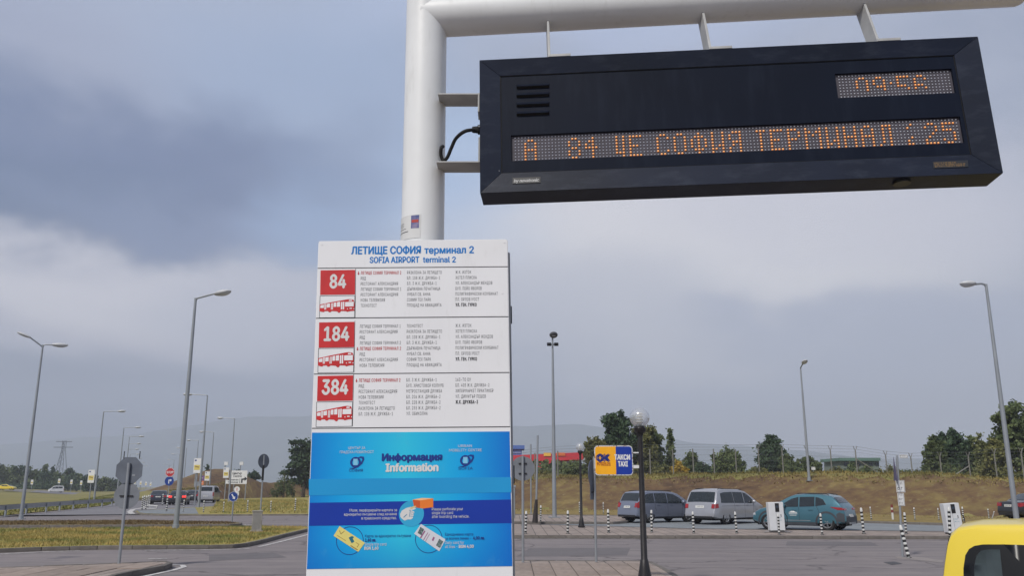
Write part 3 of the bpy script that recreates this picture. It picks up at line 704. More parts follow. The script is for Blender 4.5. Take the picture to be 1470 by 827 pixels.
cable = [g0 + Vector((-.02, 0, 0)), D(668, 188, PY - .2) - root_inv, D(655, 198, PY - .15) - root_inv, D(648, 212, PY - .12) - root_inv, D(642, 226, PY - .1) - root_inv, D(636.5, 230, PY - .075) - root_inv, D(633, 222, PY - .08) - root_inv, D(633.5, 212, PY - .09) - root_inv, D(636, 210, PY - .07) - root_inv]
def smooth_path(p, n=6):
    out = []
    for i in range(len(p) - 1):
        a, b, c, d = p[max(i - 1, 0)], p[i], p[i + 1], p[min(i + 2, len(p) - 1)]
        for k in range(n):
            t = k / n; out.append(.5 * ((2 * b) + (c - a) * t + (2 * a - 5 * b + 4 * c - d) * t * t + (3 * b - a - 3 * c + d) * t ** 3))
    return out + [p[-1]]
cb = MB().tube(smooth_path(cable), .009, 10).build('cable', rubber, pole, smooth=True)
MB().tube([g0 + Vector((.012, 0, 0)), g0 + Vector((-.012, 0, 0)), g0 + Vector((-.014, 0, 0)), g0 + Vector((-.04, 0, 0))], [.024, .024, .018, .015], 12).build('cable_gland', rubber, cb, smooth=False)

# ---------------------------------------------------------------- timetable board
BC = Vector((-.4704, 3.8987, 3.0453)); BR_ = (.0007, -.0159, .0165)
board = empty('information_board', BC, label='tall white timetable board with red bus routes and a blue information poster', cat='information board'); board.rotation_euler = BR_
BM = board.rotation_euler.to_matrix()
def bp(x, y): return LP(BC, BM, x, y)
bwhite = mat('board_white', (228, 228, 229), .35, var=.025, scale=2.5)
grime(bwhite, (184, 182, 176), .58, .82, .35, sc=(7, 7, 1.5))
bred = mat('print_red', (200, 42, 44), .45, var=.06, scale=8, col2=(186, 36, 38))
bblue = mat('print_blue', (6, 116, 190), .45, var=0)
ink = mat('print_dark', (40, 40, 46), .6, var=0)
inkred = mat('print_stop_red', (186, 48, 52), .6, var=0)
seam = mat('seam_dark', (60, 62, 66), .7)
grey_side = mat('board_rim', (160, 163, 166), .5, .3)
w2 = .45
def rbox(x0, x1, z0, z1, y0, y1, r=.012, rt=True):
    pl = []
    for cx_, cz_, a0 in ((x1 - r, z0 + r, -90), (x1 - r, z1 - r, 0), (x0 + r, z1 - r, 90), (x0 + r, z0 + r, 180)):
        for k in range(5):
            a = math.radians(a0 + k * 22.5); pl.append((cx_ + r * math.cos(a), cz_ + r * math.sin(a)))
    return MB().prism(pl, y0, y1)
rbox(-w2, w2, -1.62, 0, 0, .012).build('front_panel', bwhite, board)
rbox(-w2 + .006, w2 + .010, -1.6, -.06, .02, .075, r=.008).build('casing', grey_side, board)
MB().box((w2 + .0125, .05, -.36), (.006, .03, .08)).build('latch', seam, board)
MB().box((w2 + .0125, .05, -1.1), (.006, .03, .08)).build('latch', seam, board)
for v in (-.3, -1.2): MB().box((0.02, .105, v), (.3, .06, .05)).build('clamp', steel, board)
E1 = .0012
def quad(name, pts, m_, parent, y, th=.0006):
    q = [bp(*p) for p in pts]
    vs = [(a, -y, b) for a, b in q] + [(a, -y + th, b) for a, b in q]
    return MB().add(vs, [(0, 1, 2, 3), (4, 7, 6, 5), (0, 4, 5, 1), (1, 5, 6, 2), (2, 6, 7, 3), (3, 7, 4, 0)]).build(name, m_, parent)
def bline(mb, a, b, w, y):
    mb.bar((a[0], -y, a[1]), (b[0], -y, b[1]), .0003, w) if False else None
    A_, B_ = Vector(a), Vector(b); t = (B_ - A_).normalized(); n_ = Vector((-t.y, t.x)) * w / 2
    mb.add([(*(A_ - n_), 0)], []) if False else None
    P4 = [A_ - n_, B_ - n_, B_ + n_, A_ + n_]; mb.add([(p.x, -y, p.y) for p in P4], [(0, 1, 2, 3)])
def left_x(y): return 457 - (y - 345) * .0358
def right_x(y): return 729.2 + (y - 345) * .0132
# header strip and three route strips, each a plate of its own
rows = [(346.5, 384.6), (386.0, 456.4), (458.0, 536.6), (538.2, 614.6)]
strips = []
for i, (ya, yb_) in enumerate(rows):
    sl_ = -.008
    st = quad(['header_plate', 'route_plate', 'route_plate', 'route_plate'][i], [(left_x(yb_) + 1.2, yb_), (right_x(yb_) - 1.2, yb_ + sl_ * 275), (right_x(ya) - 1.2, ya + sl_ * 275), (left_x(ya) + 1.2, ya)], bwhite, board, .0018, .0017)
    strips.append(st)
sm = MB()
for y in (385.3, 457.2, 537.4, 615.4):
    bline(sm, bp(left_x(y) + .5, y), bp(right_x(y) - .5, y - 2.2), .0032, .0007)
sm.build('plate_seam', seam, board)
t1 = MB(); put_text(t1, 'ЛЕТИЩЕ СОФИЯ', bp(504, 365), bp(604.5, 364.2), .0365, -.0022 + 0 if False else -.0024, bold=.035); put_text(t1, 'терминал 2', bp(609, 364.2), bp(680.5, 363.4), .0335, -.0024, bold=.03)
put_text(t1, 'SOFIA AIRPORT', bp(530.5, 377.6), bp(602, 377), .0285, -.0024, bold=.033); put_text(t1, 'terminal 2', bp(607, 377), bp(654.5, 376.6), .027, -.0024, bold=.028)
t1.build('title', bblue, strips[0])
R1 = ['*ЛЕТИЩЕ СОФИЯ ТЕРМИНАЛ 2', 'РВД', 'РЕСТОРАНТ АЛЕКСАНДРИЯ', 'ЛЕТИЩЕ СОФИЯ ТЕРМИНАЛ 1', 'РЕСТОРАНТ АЛЕКСАНДРИЯ', 'НОВА ТЕЛЕВИЗИЯ', 'ТЕХНОТЕСТ']
C2 = ['РАЗКЛОНА ЗА ЛЕТИЩЕТО', 'БЛ. 108 Ж.К. ДРУЖБА-1', 'БЛ. 3 Ж.К. ДРУЖБА-1', 'ДЪРЖАВНА ПЕЧАТНИЦА', 'УМБАЛ СВ. АННА', 'СОФИЯ ТЕХ ПАРК', 'ПЛОЩАД НА АВИАЦИЯТА']
C3 = ['Ж.К. ИЗТОК', 'ХОТЕЛ ПЛИСКА', 'УЛ. АЛЕКСАНДЪР ЖЕНДОВ', 'БУЛ. ПЕЙО ЯВОРОВ', 'ПОЛИГРАФИЧЕСКИ КОМБИНАТ', 'ПЛ. ОРЛОВ МОСТ', '!УЛ. ГЕН. ГУРКО']
SPACING[0] = 1.16
_w = [v.x for v in text_mesh('ПОЛИГРАФИЧЕСКИ КОМБИНАТ')[0]]; LSX = (Vector(bp(714.5, 423)) - Vector(bp(654, 423))).length / (max(_w) - min(_w))
routes = [(391.9, '84', (473, 497, 413.6, 19), [R1, C2, C3], [(460.3, 388.3), (510, 387.6), (509.7, 423), (459.7, 423.6)], [(459.6, 425), (509.5, 424.5), (509.2, 456), (458.6, 456.4)]),
          (468.7, '184', (464.5, 501.5, 489.3, 19.2), [['ЛЕТИЩЕ СОФИЯ ТЕРМИНАЛ 1', 'РЕСТОРАНТ АЛЕКСАНДРИЯ', 'РВД', 'ЛЕТИЩЕ СОФИЯ ТЕРМИНАЛ 2', '*ЛЕТИЩЕ СОФИЯ ТЕРМИНАЛ 2', 'РВД', 'РЕСТОРАНТ АЛЕКСАНДРИЯ', 'НОВА ТЕЛЕВИЗИЯ'], ['ТЕХНОТЕСТ'] + C2, C3], [(458.3, 463.2), (509, 462.3), (508.6, 498.8), (457.6, 499.6)], [(457.4, 500.6), (508.3, 500), (507.6, 534.8), (456.4, 535.6)]),
          (546.4, '384', (461.7, 500, 566.3, 19.6), [['*ЛЕТИЩЕ СОФИЯ ТЕРМИНАЛ 2', 'РВД', 'РЕСТОРАНТ АЛЕКСАНДРИЯ', 'НОВА ТЕЛЕВИЗИЯ', 'ТЕХНОТЕСТ', 'РАЗКЛОНА ЗА ЛЕТИЩЕТО', 'БЛ. 108 Ж.К. ДРУЖБА-1'], ['БЛ. 3 Ж.К. ДРУЖБА-1', 'БУЛ. ХРИСТОФОР КОЛУМБ', 'МЕТРОСТАНЦИЯ ДРУЖБА', 'БЛ. 206 Ж.К. ДРУЖБА-2', 'БЛ. 228 Ж.К. ДРУЖБА-2', 'БЛ. 255 Ж.К. ДРУЖБА-2', 'УЛ. ОБИКОЛНА'], ['163-ТО ОУ', 'БЛ. 405 Ж.К. ДРУЖБА-2', 'ХИПЕРМАРКЕТ ПРАКТИКЕР', 'УЛ. ДИМИТЪР ПЕШЕВ', '!Ж.К. ДРУЖБА-3']], [(456.2, 540.2), (507.2, 539.2), (506.3, 575.5), (455.2, 576.3)], [(454.8, 577.6), (506.2, 577), (505.4, 612.4), (453.8, 613.4)])]
for ri, (y0, num, (nx0, nx1, nb, ncap), cols, redq, busq) in enumerate(routes):
    st = strips[ri + 1]
    rq = quad('number_plate', redq[::-1], bred, st, .0026, .0006)
    # number
    SPACING[0] = 1.0; t = MB(); k = ncap / 1221.6 * 3.98; put_text(t, num, bp(nx0, nb), bp(nx1, nb - .3), k * 1.02, -.0029, bold=.035); t.build('route_number', white, st); SPACING[0] = 1.16
    fr_ = MB(); q = [bp(*p) for p in busq]
    for i in range(4): bline(fr_, q[i], q[(i + 1) % 4], .002, .0026)
    q = [bp(*p) for p in redq]
    bline(fr_, bp(redq[1][0] + .7, redq[1][1] - 1.6), bp(busq[2][0] + .7, busq[2][1]), .002, .00255)
    fr_.build('box_outline', seam, st)
    # bus drawing: (s,t) in the bus box, s to the right, t down
    (x0_, y0_), (x1_, _), _, (x3_, y3_) = busq[0], busq[1], busq[2], busq[3]
    def bb(s, t_): return bp(x0_ + (x1_ - x0_) * s + (x3_ - x0_) * t_, y0_ + (y3_ - y0_) * t_ - .6 * s)
    def poly(mb, pts, y):
        pts = [bb(*p) for p in pts]; tri = tessellate_polygon([[Vector((p[0], p[1], 0)) for p in pts]]); mb.add([(p[0], -y, p[1]) for p in pts], [tuple(t_) for t_ in tri])
    bus = MB(); poly(bus, [(0, .40), (.35, .29), (.78, .175), (.85, .165), (.96, .19), (.985, .26), (1, .42), (1, .70), (.9, .71), (.84, .73), (.80, .75), (.76, .715), (.62, .70), (.585, .775), (.55, .785), (.5, .72), (.35, .70), (.31, .755), (.27, .75), (.24, .70), (.15, .70), (.12, .745), (.08, .735), (0, .70)], .0027)
    bus.build('bus_drawing', bred, st)
    win = MB()
    for a_, b_, ta, tb_, bt, bb2 in ((.02, .12, .435, .405, .56, .555), (.20, .295, .375, .35, .54, .53), (.40, .475, .325, .305, .515, .51), (.495, .585, .30, .278, .51, .505), (.73, .975, .30, .285, .50, .50)):
        poly(win, [(a_, ta), (b_, tb_), (b_, bb2), (a_, bt)], .003)
    for a_ in (.135, .165, .325, .36, .61, .665):
        wd = .022 if a_ < .6 else .04; tt = .40 - a_ * .17; poly(win, [(a_, tt), (a_ + wd, tt - .008), (a_ + wd, .63), (a_, .63)], .003)
    poly(win, [(.84, .2), (.93, .205), (.92, .255), (.83, .255)], .003)
    for cx_ in (.80, .985): poly(win, [(cx_ - .012, .59), (cx_ + .012, .59), (cx_ + .012, .63), (cx_ - .012, .63)], .003)
    poly(win, [(.86, .57), (.93, .57), (.93, .61), (.86, .61)], .003)
    win.build('bus_windows', bwhite, st)
    pitch = 7.82 if ri < 1 else (8.02 if ri == 1 else 8.06)
    for ci, lines in enumerate(cols):
        lst, lstr = MB(), MB()
        for li, s_ in enumerate(lines):
            yy = y0 + li * pitch; xx = [518 - ri * 1.2 - (yy - 390) * .003, 584.5 - ri * .5, 654][ci]
            tgt = lst; bold = .006; extra = 0
            if s_[0] == '*': s_ = s_[1:]; tgt = lstr; bold = .02
            if s_[0] == '!': s_ = s_[1:]; bold = .045
            a_ = bp(xx, yy + 2.3 - (ci * .55)); b_ = bp(xx + 60, yy + 2.3 - (ci * .55) - .4)
            put_text(tgt, s_, a_, b_, .0150, -.0024, bold=bold, scale_x=LSX)
            if tgt is lstr:
                c_ = bp(xx - 3.2, yy - 2); d_ = bp(xx - 3.2, yy + 2.6)
                bline(tgt, (c_[0], c_[1]), (d_[0], d_[1]), .004, .0024); e_ = .006
                tgt.add([(d_[0] - e_, -.0024, d_[1] + .006), (d_[0], -.0024, d_[1] - .001), (d_[0] + e_, -.0024, d_[1] + .006)], [(0, 1, 2)])
        lst.build('stop_list', ink, st, kind='stuff')
        if lstr.v: lstr.build('current_stop', inkred, st)
for (x, y) in ((462, 351), (724, 348), (721, 421)):
    a = bp(x, y); MB().tube([(a[0], -.0006, a[1]), (a[0], -.0035, a[1])], .004, 10).build('rivet', bwhite, board)

SPACING[0] = 1.0
# poster
def poster_mat():
    m = bpy.data.materials.new('poster_print'); m.use_nodes = True; t = m.node_tree; n, l = t.nodes, t.links; b = n['Principled BSDF']; b.inputs['Roughness'].default_value = .28
    tc = n.new('ShaderNodeTexCoord'); sx = n.new('ShaderNodeSeparateXYZ'); l.new(tc.outputs['Object'], sx.inputs[0])
    ab = n.new('ShaderNodeMath'); ab.operation = 'ABSOLUTE'; ad = n.new('ShaderNodeMath'); ad.operation = 'ADD'; ad.inputs[1].default_value = .03; l.new(sx.outputs['X'], ad.inputs[0]); l.new(ad.outputs[0], ab.inputs[0])
    r = n.new('ShaderNodeValToRGB'); mr = n.new('ShaderNodeMapRange'); l.new(ab.outputs[0], mr.inputs[0]); mr.inputs[1].default_value = 0; mr.inputs[2].default_value = .47
    l.new(mr.outputs[0], r.inputs[0]); e = r.color_ramp.elements
    e[0].position = 0; e[0].color = lin((44, 190, 222)); e[1].position = 1; e[1].color = lin((4, 112, 200)); x = e.new(.55); x.color = lin((8, 160, 222))
    # deeper blue towards the sheet's bottom edge, as printed
    mz = n.new('ShaderNodeMapRange'); l.new(sx.outputs['Z'], mz.inputs[0]); mz.inputs[1].default_value = -1.36; mz.inputs[2].default_value = -1.56; mz.inputs[3].default_value = 0; mz.inputs[4].default_value = .75
    mx = n.new('ShaderNodeMix'); mx.data_type = 'RGBA'; l.new(mz.outputs[0], mx.inputs[0]); l.new(r.outputs[0], mx.inputs[6]); mx.inputs[7].default_value = lin((6, 100, 190)); l.new(mx.outputs[2], b.inputs['Base Color'])
    return m
pm_ = poster_mat(); grime(pm_, (96, 170, 206), .6, .85, .35, sc=(3, 3, 3))
post = quad('poster', [(440.6, 817.6), (735.4, 813.4), (731.5, 619.8), (448, 621.6)], pm_, board, .0014)
tape = quad('pasted_strip', [(443.6, 711.8), (734, 707.2), (733.2, 685.4), (443.4, 688.2)], mat('strip_blue', (32, 150, 208), .3, var=.03, scale=2), post, .0021)
bnd = quad('dark_band', [(444, 755.6), (734.6, 751.6), (733.6, 717.6), (445, 722.4)], mat('band_blue', (16, 54, 158), .35, var=.05, scale=2.5), post, .0019)
def disc(name, c, rpx, m_, parent, y, ring=0):
    cx_, cz_ = bp(*c); r = rpx / FPX * 3.95; mb = MB(); n = 36
    P_ = [(cx_ + r * math.cos(2 * math.pi * k / n), cz_ + r * math.sin(2 * math.pi * k / n)) for k in range(n)]
    if ring:
        Q_ = [(cx_ + (r - ring) * math.cos(2 * math.pi * k / n), cz_ + (r - ring) * math.sin(2 * math.pi * k / n)) for k in range(n)]
        mb.add([(a, -y, b) for a, b in P_ + Q_], [(k, (k + 1) % n, n + (k + 1) % n, n + k) for k in range(n)])
    else: mb.add([(a, -y, b) for a, b in P_], [tuple(range(n))])
    return mb.build(name, m_, parent)
disc('picture_disc', (590.6, 738), 17.2, mat('disc_cyan', (52, 168, 212), .35), post, .0023)
navyink = mat('print_navy', (18, 50, 130), .45, var=0)
def flat(name, polys, m_, parent, y):
    for pts in polys:
        mb = MB(); q = [bp(*p) for p in pts]; tri = tessellate_polygon([[Vector((p[0], p[1], 0)) for p in q]]); mb.add([(p[0], -y, p[1]) for p in q], [tuple(t_) for t_ in tri])
        o_ = mb.build(name, m_, parent)
    return o_
# printed hand holding a card (outline drawing)
flat('hand_drawing', [[(574.5, 738.5), (577, 733.5), (583, 730), (589, 728.3), (595, 728.8), (597.5, 730.5), (594, 732.4), (590, 733), (594.6, 734.8), (594.8, 736.8), (593.4, 738), (594.2, 740), (592.6, 742), (593, 744), (590, 746.2), (585, 746.4), (581, 748), (578, 746), (575, 743)]], white, post, .0026)
flat('hand_lines', [[(586.5, 733), (589.6, 732.6), (588.2, 742.5), (587.5, 742.5), (588.6, 733.6)], [(590, 735.2), (594.2, 736), (594.2, 736.5), (590, 735.9)], [(589.6, 738.2), (593.6, 738.8), (593.6, 739.3), (589.6, 738.9)], [(589, 741.2), (592.6, 741.6), (592.6, 742.1), (589, 741.9)], [(579, 743), (584, 738.6), (584.6, 739.2), (579.6, 743.8)]], mat('line_teal', (40, 120, 160), .5), post, .0028)
flat('validator_drawing', [[(592.4, 717.8), (606, 715.4), (622, 716), (622, 728.6), (607.4, 730.6), (594.6, 728.6)]], mat('print_orange', (226, 120, 44), .45, var=0), post, .0026)
flat('validator_front', [[(592.4, 718.2), (603, 719.2), (603, 730), (594.6, 728.6)]], mat('print_rust', (196, 84, 40), .45, var=0), post, .0028)
flat('validator_top', [[(592.4, 717.8), (606, 715.4), (622, 716), (604, 719)]], mat('print_peach', (244, 186, 130), .45, var=0), post, .0029)
flat('card_drawing', [[(588, 729.6), (596.4, 726.4), (598, 728.2), (590, 731.4)]], mat('print_sand', (220, 196, 140), .45), post, .003)
for c_ in ((502.3, 776.8), (615.6, 774.4)): disc('dark_ring', c_, 18.6, navyink, post, .0021, ring=.0028)
yt = flat('yellow_ticket', [[(487.7, 755.8), (523.9, 779.8), (514.4, 792.9), (479, 769.8)]], mat('ticket_yellow', (222, 208, 120), .45, var=.04), post, .0026)
flat('ticket_mark', [[(500.6, 772.6), (504.6, 770.2), (509, 778.2), (505, 780.6)], [(505.6, 769.9), (508.4, 771.6), (506.8, 773.6), (504.2, 772)]], mat('print_petrol', (30, 110, 130), .5), post, .0029)
flat('ticket_print', [[(487, 762.5), (488, 762), (489.6, 766.4), (494.4, 762.8), (494.8, 763.4), (489.4, 767.8)], [(503, 784.2), (513, 790.6), (513.8, 789.4), (503.8, 783.2)], [(484, 769.5), (496, 777), (496.4, 776.4), (484.4, 769)], [(511, 779), (516, 782), (513, 786.4), (512.4, 786), (515, 782.2), (510.6, 779.6)]], mat('print_brown', (150, 120, 60), .5), post, .0029)
wt_ = flat('white_ticket', [[(604.4, 752.8), (639.8, 775), (630.6, 792), (594.6, 766.8)]], mat('ticket_white', (206, 208, 214), .45, var=.03), post, .0026)
flat('ticket_code', [[(603.6, 757), (609, 760.4), (605, 769.2), (599.6, 765.6)], [(630.6, 774.2), (636.4, 777.8), (631.6, 787.4), (626, 783.6)]], mat('print_green_black', (36, 60, 58), .6, scale=160, col2=(120, 140, 140)), post, .0029)
flat('ticket_print', [[(609.4, 762.2), (611, 763.2), (604.6, 773.4), (603, 772.2)], [(614, 765), (614.8, 765.5), (608.4, 776.2), (607.6, 775.6)], [(616.6, 766.8), (617.2, 767.2), (611, 778), (610.4, 777.6)], [(622, 771), (624.4, 772.4), (622, 777.6), (619.8, 776.2)]], mat('print_mauve', (150, 90, 130), .6), post, .0029)
pw, pd = 'white_lettering', 'navy_lettering'; PYW = -.0030
def wr(mb, s_, x0, x1, y, cap, bold=.0, dy=-.010, sh=0):
    m_ = MB(); put_text(m_, s_, bp(x0, y), bp(x1, y + (x1 - x0) * dy), cap / FPX * 3.95, PYW, bold=bold, shear=sh); m_.build(mb, white if mb is pw else navyink, post)
wr(pd, 'Информация', 548, 635.2, 662, 9.6, .045); wr(pw, 'Information', 553.2, 629.6, 677.4, 10.2, .045)
wr(pw, 'ЦЕНТЪР ЗА', 500, 524.4, 645.4, 3.6, .01); wr(pw, 'ГРАДСКА МОБИЛНОСТ', 488, 536.6, 651.4, 3.6, .01)
wr(pw, 'URBAN', 657.6, 677.4, 642.4, 3.4, .01); wr(pw, 'MOBILITY CENTRE', 644.6, 691.6, 648.8, 3.6, .01)
wr(pd, 'СОФИЯ', 501.4, 520.8, 677.6, 3.6, .01); wr(pd, 'SOFIA', 658, 678.8, 674.8, 3.6, .01)
wr(pw, 'Моля, перфорирайте картата за', 502, 570, 735.2, 3.7, 0); wr(pw, 'еднократно пътуване след качване', 494, 569.8, 740.9, 3.7, 0); wr(pw, 'в превозното средство.', 519, 569.6, 746.4, 3.7, 0)
wr(pw, 'Please perforate your', 620, 664.8, 733.4, 3.7, 0); wr(pw, 'single trip card', 620, 650.4, 738.8, 3.7, 0); wr(pw, 'after boarding the vehicle.', 620, 673.6, 744.2, 3.7, 0)
wr(pd, 'Карта за еднократно пътуване', 524, 590, 772, 3.7, 0); wr(pd, '1,60 лв.', 524, 540, 778, 3.9, .035); wr(pw, 'Single trip card', 523.6, 554.6, 784, 3.7, 0); wr(pw, 'BGN 1,60', 523, 543.4, 789.8, 3.9, .035)
wr(pd, 'Еднодневна карта', 639, 679.2, 769.6, 3.7, 0); wr(pd, 'за всички линии -', 639, 676, 775.4, 3.7, 0); wr(pd, '4,00 лв.', 679, 696, 775, 3.9, .035)
wr(pw, 'Daily card for', 639, 666.2, 781.6, 3.7, 0); wr(pw, 'all lines -', 639, 656.6, 787.4, 3.7, 0); wr(pw, 'BGN 4,00', 658.6, 680.2, 787.2, 3.9, .035)
for c_ in ((511, 664.2), (668.6, 661.6)):   # ring, swoosh and small frame emblem
    disc('emblem_ring', (c_[0] - .5, c_[1]), 7.4, navyink, post, .0027, ring=.009)
    flat('emblem_swoosh', [[(c_[0] + 2, c_[1] - 6.6), (c_[0] + 7, c_[1] - 8.6), (c_[0] + 11.5, c_[1] - 8), (c_[0] + 12, c_[1] - 4), (c_[0] + 9, c_[1] + 2), (c_[0] + 3, c_[1] + 7), (c_[0] - 4, c_[1] + 9.6), (c_[0] - 10, c_[1] + 8.2), (c_[0] - 3, c_[1] + 8), (c_[0] + 2.4, c_[1] + 5.2), (c_[0] + 7, c_[1] + .4), (c_[0] + 9.4, c_[1] - 4), (c_[0] + 8, c_[1] - 6.2)]], navyink, post, .0029)
    flat('emblem_frame', [[(c_[0] - 3.6, c_[1] - 5), (c_[0] + 2.6, c_[1] - 5), (c_[0] + 2.6, c_[1] + 4), (c_[0] - 3.6, c_[1] + 4)]], mat('disc_pale', (130, 200, 232), .4), post, .0031)

# ---------------------------------------------------------------- street lamps
lens_m = mat('lamp_lens', (196, 200, 204), .3, var=.05)
lamp_head_m = mat('lamp_head_white', (182, 184, 186), .45, var=.05)
def lamp(label, base, top_h, ang, arms=(0,), arm_len=1.5, rise=.12, group=None, double=False, r=.105, head=1.0):
    """10 m steel lamp; ang = plan direction of the arm"""
    t = empty('street_lamp', base, ang, label=label, cat='street lamp', group=group)
    MB().tube([(0, 0, 0), (0, 0, .25), (0, 0, .26), (0, 0, top_h * .5), (0, 0, top_h)], [r * 1.35, r * 1.25, r, r * .82, r * .5], 14).build('pole', lampgrey, t, smooth=True)
    MB().box((0, 0, .02), (.42, .42, .04)).build('base_plate', lampgrey, t)
    for a in arms:
        R = Matrix.Rotation(a, 3, 'Z'); tip = Vector((arm_len, 0, top_h + arm_len * rise))
        MB().tube([R @ p for p in (Vector((0, 0, top_h - .15)), Vector((.06, 0, top_h - .02)), Vector((.2, 0, top_h + .02)), tip)], r * .42, 8).build('arm', lampgrey, t, smooth=True)
        tilt = Matrix.Rotation(-rise * .8, 3, 'Y'); L = .95 * head
        hp = tip + Vector((L * .42, 0, .02)); mb = MB()
        mb.sphere((0, 0, 0), 1, 14, 8, sc=(L * .52, .22, .13)); hm = [R @ (tilt @ (Vector(v) * 1) + hp) for v in mb.v]; mb.v = [tuple(v) for v in hm]
        h = mb.build('lamp_head', lamp_head_m, t, smooth=True)
        mb = MB().sphere((.06, 0, -.03), 1, 12, 6, sc=(L * .40, .17, .13)); mb.v = [tuple(R @ (tilt @ Vector(v) + hp)) for v in mb.v]
        mb.build('lens', lens_m, h, smooth=True)
    return t
def lamp_at(label, top, base, armpx, head=1, **k):
    b = G(base[0], base[1], 0.05) if base else None
    if b is None: b = G(top[0], top[1], 10.0); b.z = 0
    tp = D(top[0], top[1], b.y)
    e = D(armpx[0], armpx[1], b.y); return b, tp, e
# the tall one on the lawn island
b, tp, e = lamp_at('', (277, 428), (252, 762.5), (308, 421.5)); L0 = lamp('tall thick grey street lamp standing on the lawn island, its arm pointing right', b, tp.z - b.z, -.15, arm_len=.95, rise=.2, r=.112, head=.85)
b, tp, e = lamp_at('', (62, 495), (30, 745), (85, 495)); b.z = 0
t = lamp('double armed street lamp beside the guard rail with two white heads', b, tp.z, .25, arms=(0,), arm_len=.55, rise=.0)
R = Matrix.Rotation(math.radians(196), 3, 'Z')
for o_ in [c for c in t.children if c.name.startswith('arm')]:
    pass
t2a = MB().tube([(0, 0, tp.z - .15), (-.25, -.1, tp.z + .05), (-.75, -.3, tp.z + .42)], .045, 8).build('arm', lampgrey, t, smooth=True)
hh2 = MB().sphere((-1.0, -.42, tp.z + .5), 1, 14, 8, sc=(.46, .22, .10), R=Matrix.Rotation(.38, 3, 'Y')).build('lamp_head', lamp_head_m, t, smooth=True)
b = G(1462, 766.5, .12); tp = D(1418, 408, b.y)
lamp('grey street lamp rising behind the yellow taxi at the right edge', b, tp.z - b.z, math.pi + .1, arm_len=.5, rise=-.03, r=.105, head=.72)
yy = 66.0; p0 = D(1163, 706, yy); gz = hz(p0.x, yy); tp = D(1152, 524, yy)
lamp('grey street lamp standing on the embankment slope behind the teal car', Vector((p0.x, yy, gz)), tp.z - gz - .2, math.radians(-95), arm_len=1.0, rise=.22, r=.105, head=.9)
# floodlight mast
b = G(796, 743.5, .13); tp = D(795, 492, b.y); mast = empty('floodlight_mast', b, label='slim grey mast with dark floodlights on top, behind the small globe lamp', cat='floodlight')
hh = tp.z - b.z
MB().tube([(0, 0, 0), (0, 0, hh * .5), (0, 0, hh + .35)], [.13, .10, .05], 14).build('pole', lampgrey, mast, smooth=True)
MB().box((0, 0, .02), (.7, .45, .05)).build('base_plate', lampgrey, mast)
MB().box((0, 0, hh - .12), (.6, .06, .06)).build('cross_arm', black, mast)
for x in (-.22, .22): MB().box((x, -.1, hh - .12), (.26, .22, .16), Matrix.Rotation(.5, 3, 'X')).build('small_floodlight', black, mast, bevel=.02)
fh = MB().sphere((.06, -.15, hh + .45), 1, 14, 8, sc=(.26, .34, .16), R=Matrix.Rotation(-.25, 3, 'X')).build('floodlight', mat('dark_housing', (72, 74, 78), .5), mast, smooth=True)
MB().sphere((.06, -.27, hh + .41), 1, 12, 6, sc=(.17, .12, .08)).build('lens', lens_m, fh, smooth=True)
# rows along the boulevard
protoR = None
rowA = [(149, 590), (178, 613.5), (186, 626.5), (185, 637), (184, 645), (187, 652), (192, 658), (198, 664), (204, 669)]
rowB = [(298, 566), (337, 600), (307, 620), (285, 632), (268, 643), (258, 652), (250, 660), (243, 667)]
sideA = ['first', 'second', 'third', 'fourth', 'fifth', 'sixth', 'seventh', 'eighth', 'ninth']
for row, ang, grp in ((rowA, math.radians(10), 'street lamps along the far side of the boulevard'), (rowB, math.radians(172), 'street lamps along the near side of the boulevard')):
    pr = None
    for i, (x, y) in enumerate(row):
        b = G(x, y, 10.1); b.z = .0
        lb = '%s from the front in the %s-hand row along the boulevard' % (sideA[i], 'left' if row is rowA else 'right')
        if pr is None: pr = lamp(lb, b, 10.0, ang, arm_len=1.5, rise=.05, group=grp, head=.9); o_ = pr
        else: o_ = copy_tree(pr); o_.location = b; o_['label'] = lb
        o_.rotation_euler.z = ang + random.uniform(-.1, .1)
        o_['label'] = 'grey street lamp, ' + lb

# ---------------------------------------------------------------- globe lamps
glass = bpy.data.materials.new('globe_glass'); glass.use_nodes = True
n_, l_ = glass.node_tree.nodes, glass.node_tree.links; n_.clear()
go, gt, gg, gm_, fr = n_.new('ShaderNodeOutputMaterial'), n_.new('ShaderNodeBsdfTransparent'), n_.new('ShaderNodeBsdfGlossy'), n_.new('ShaderNodeMixShader'), n_.new('ShaderNodeLayerWeight')
gt.inputs[0].default_value = (.90, .92, .94, 1); gg.inputs[0].default_value = (.9, .9, .9, 1); gg.inputs['Roughness'].default_value = .12; fr.inputs[0].default_value = .42
gd = n_.new('ShaderNodeBsdfDiffuse'); gd.inputs[0].default_value = (.75, .75, .75, 1); gm2 = n_.new('ShaderNodeMixShader'); gm2.inputs[0].default_value = .30
l_.new(gt.outputs[0], gm2.inputs[1]); l_.new(gd.outputs[0], gm2.inputs[2])
l_.new(fr.outputs['Facing'], gm_.inputs[0]); l_.new(gm2.outputs[0], gm_.inputs[1]); l_.new(gg.outputs[0], gm_.inputs[2]); l_.new(gm_.outputs[0], go.inputs[0])
iron = mat('cast_iron_black', (34, 30, 30), .4, var=.25, scale=5, bump=.05)
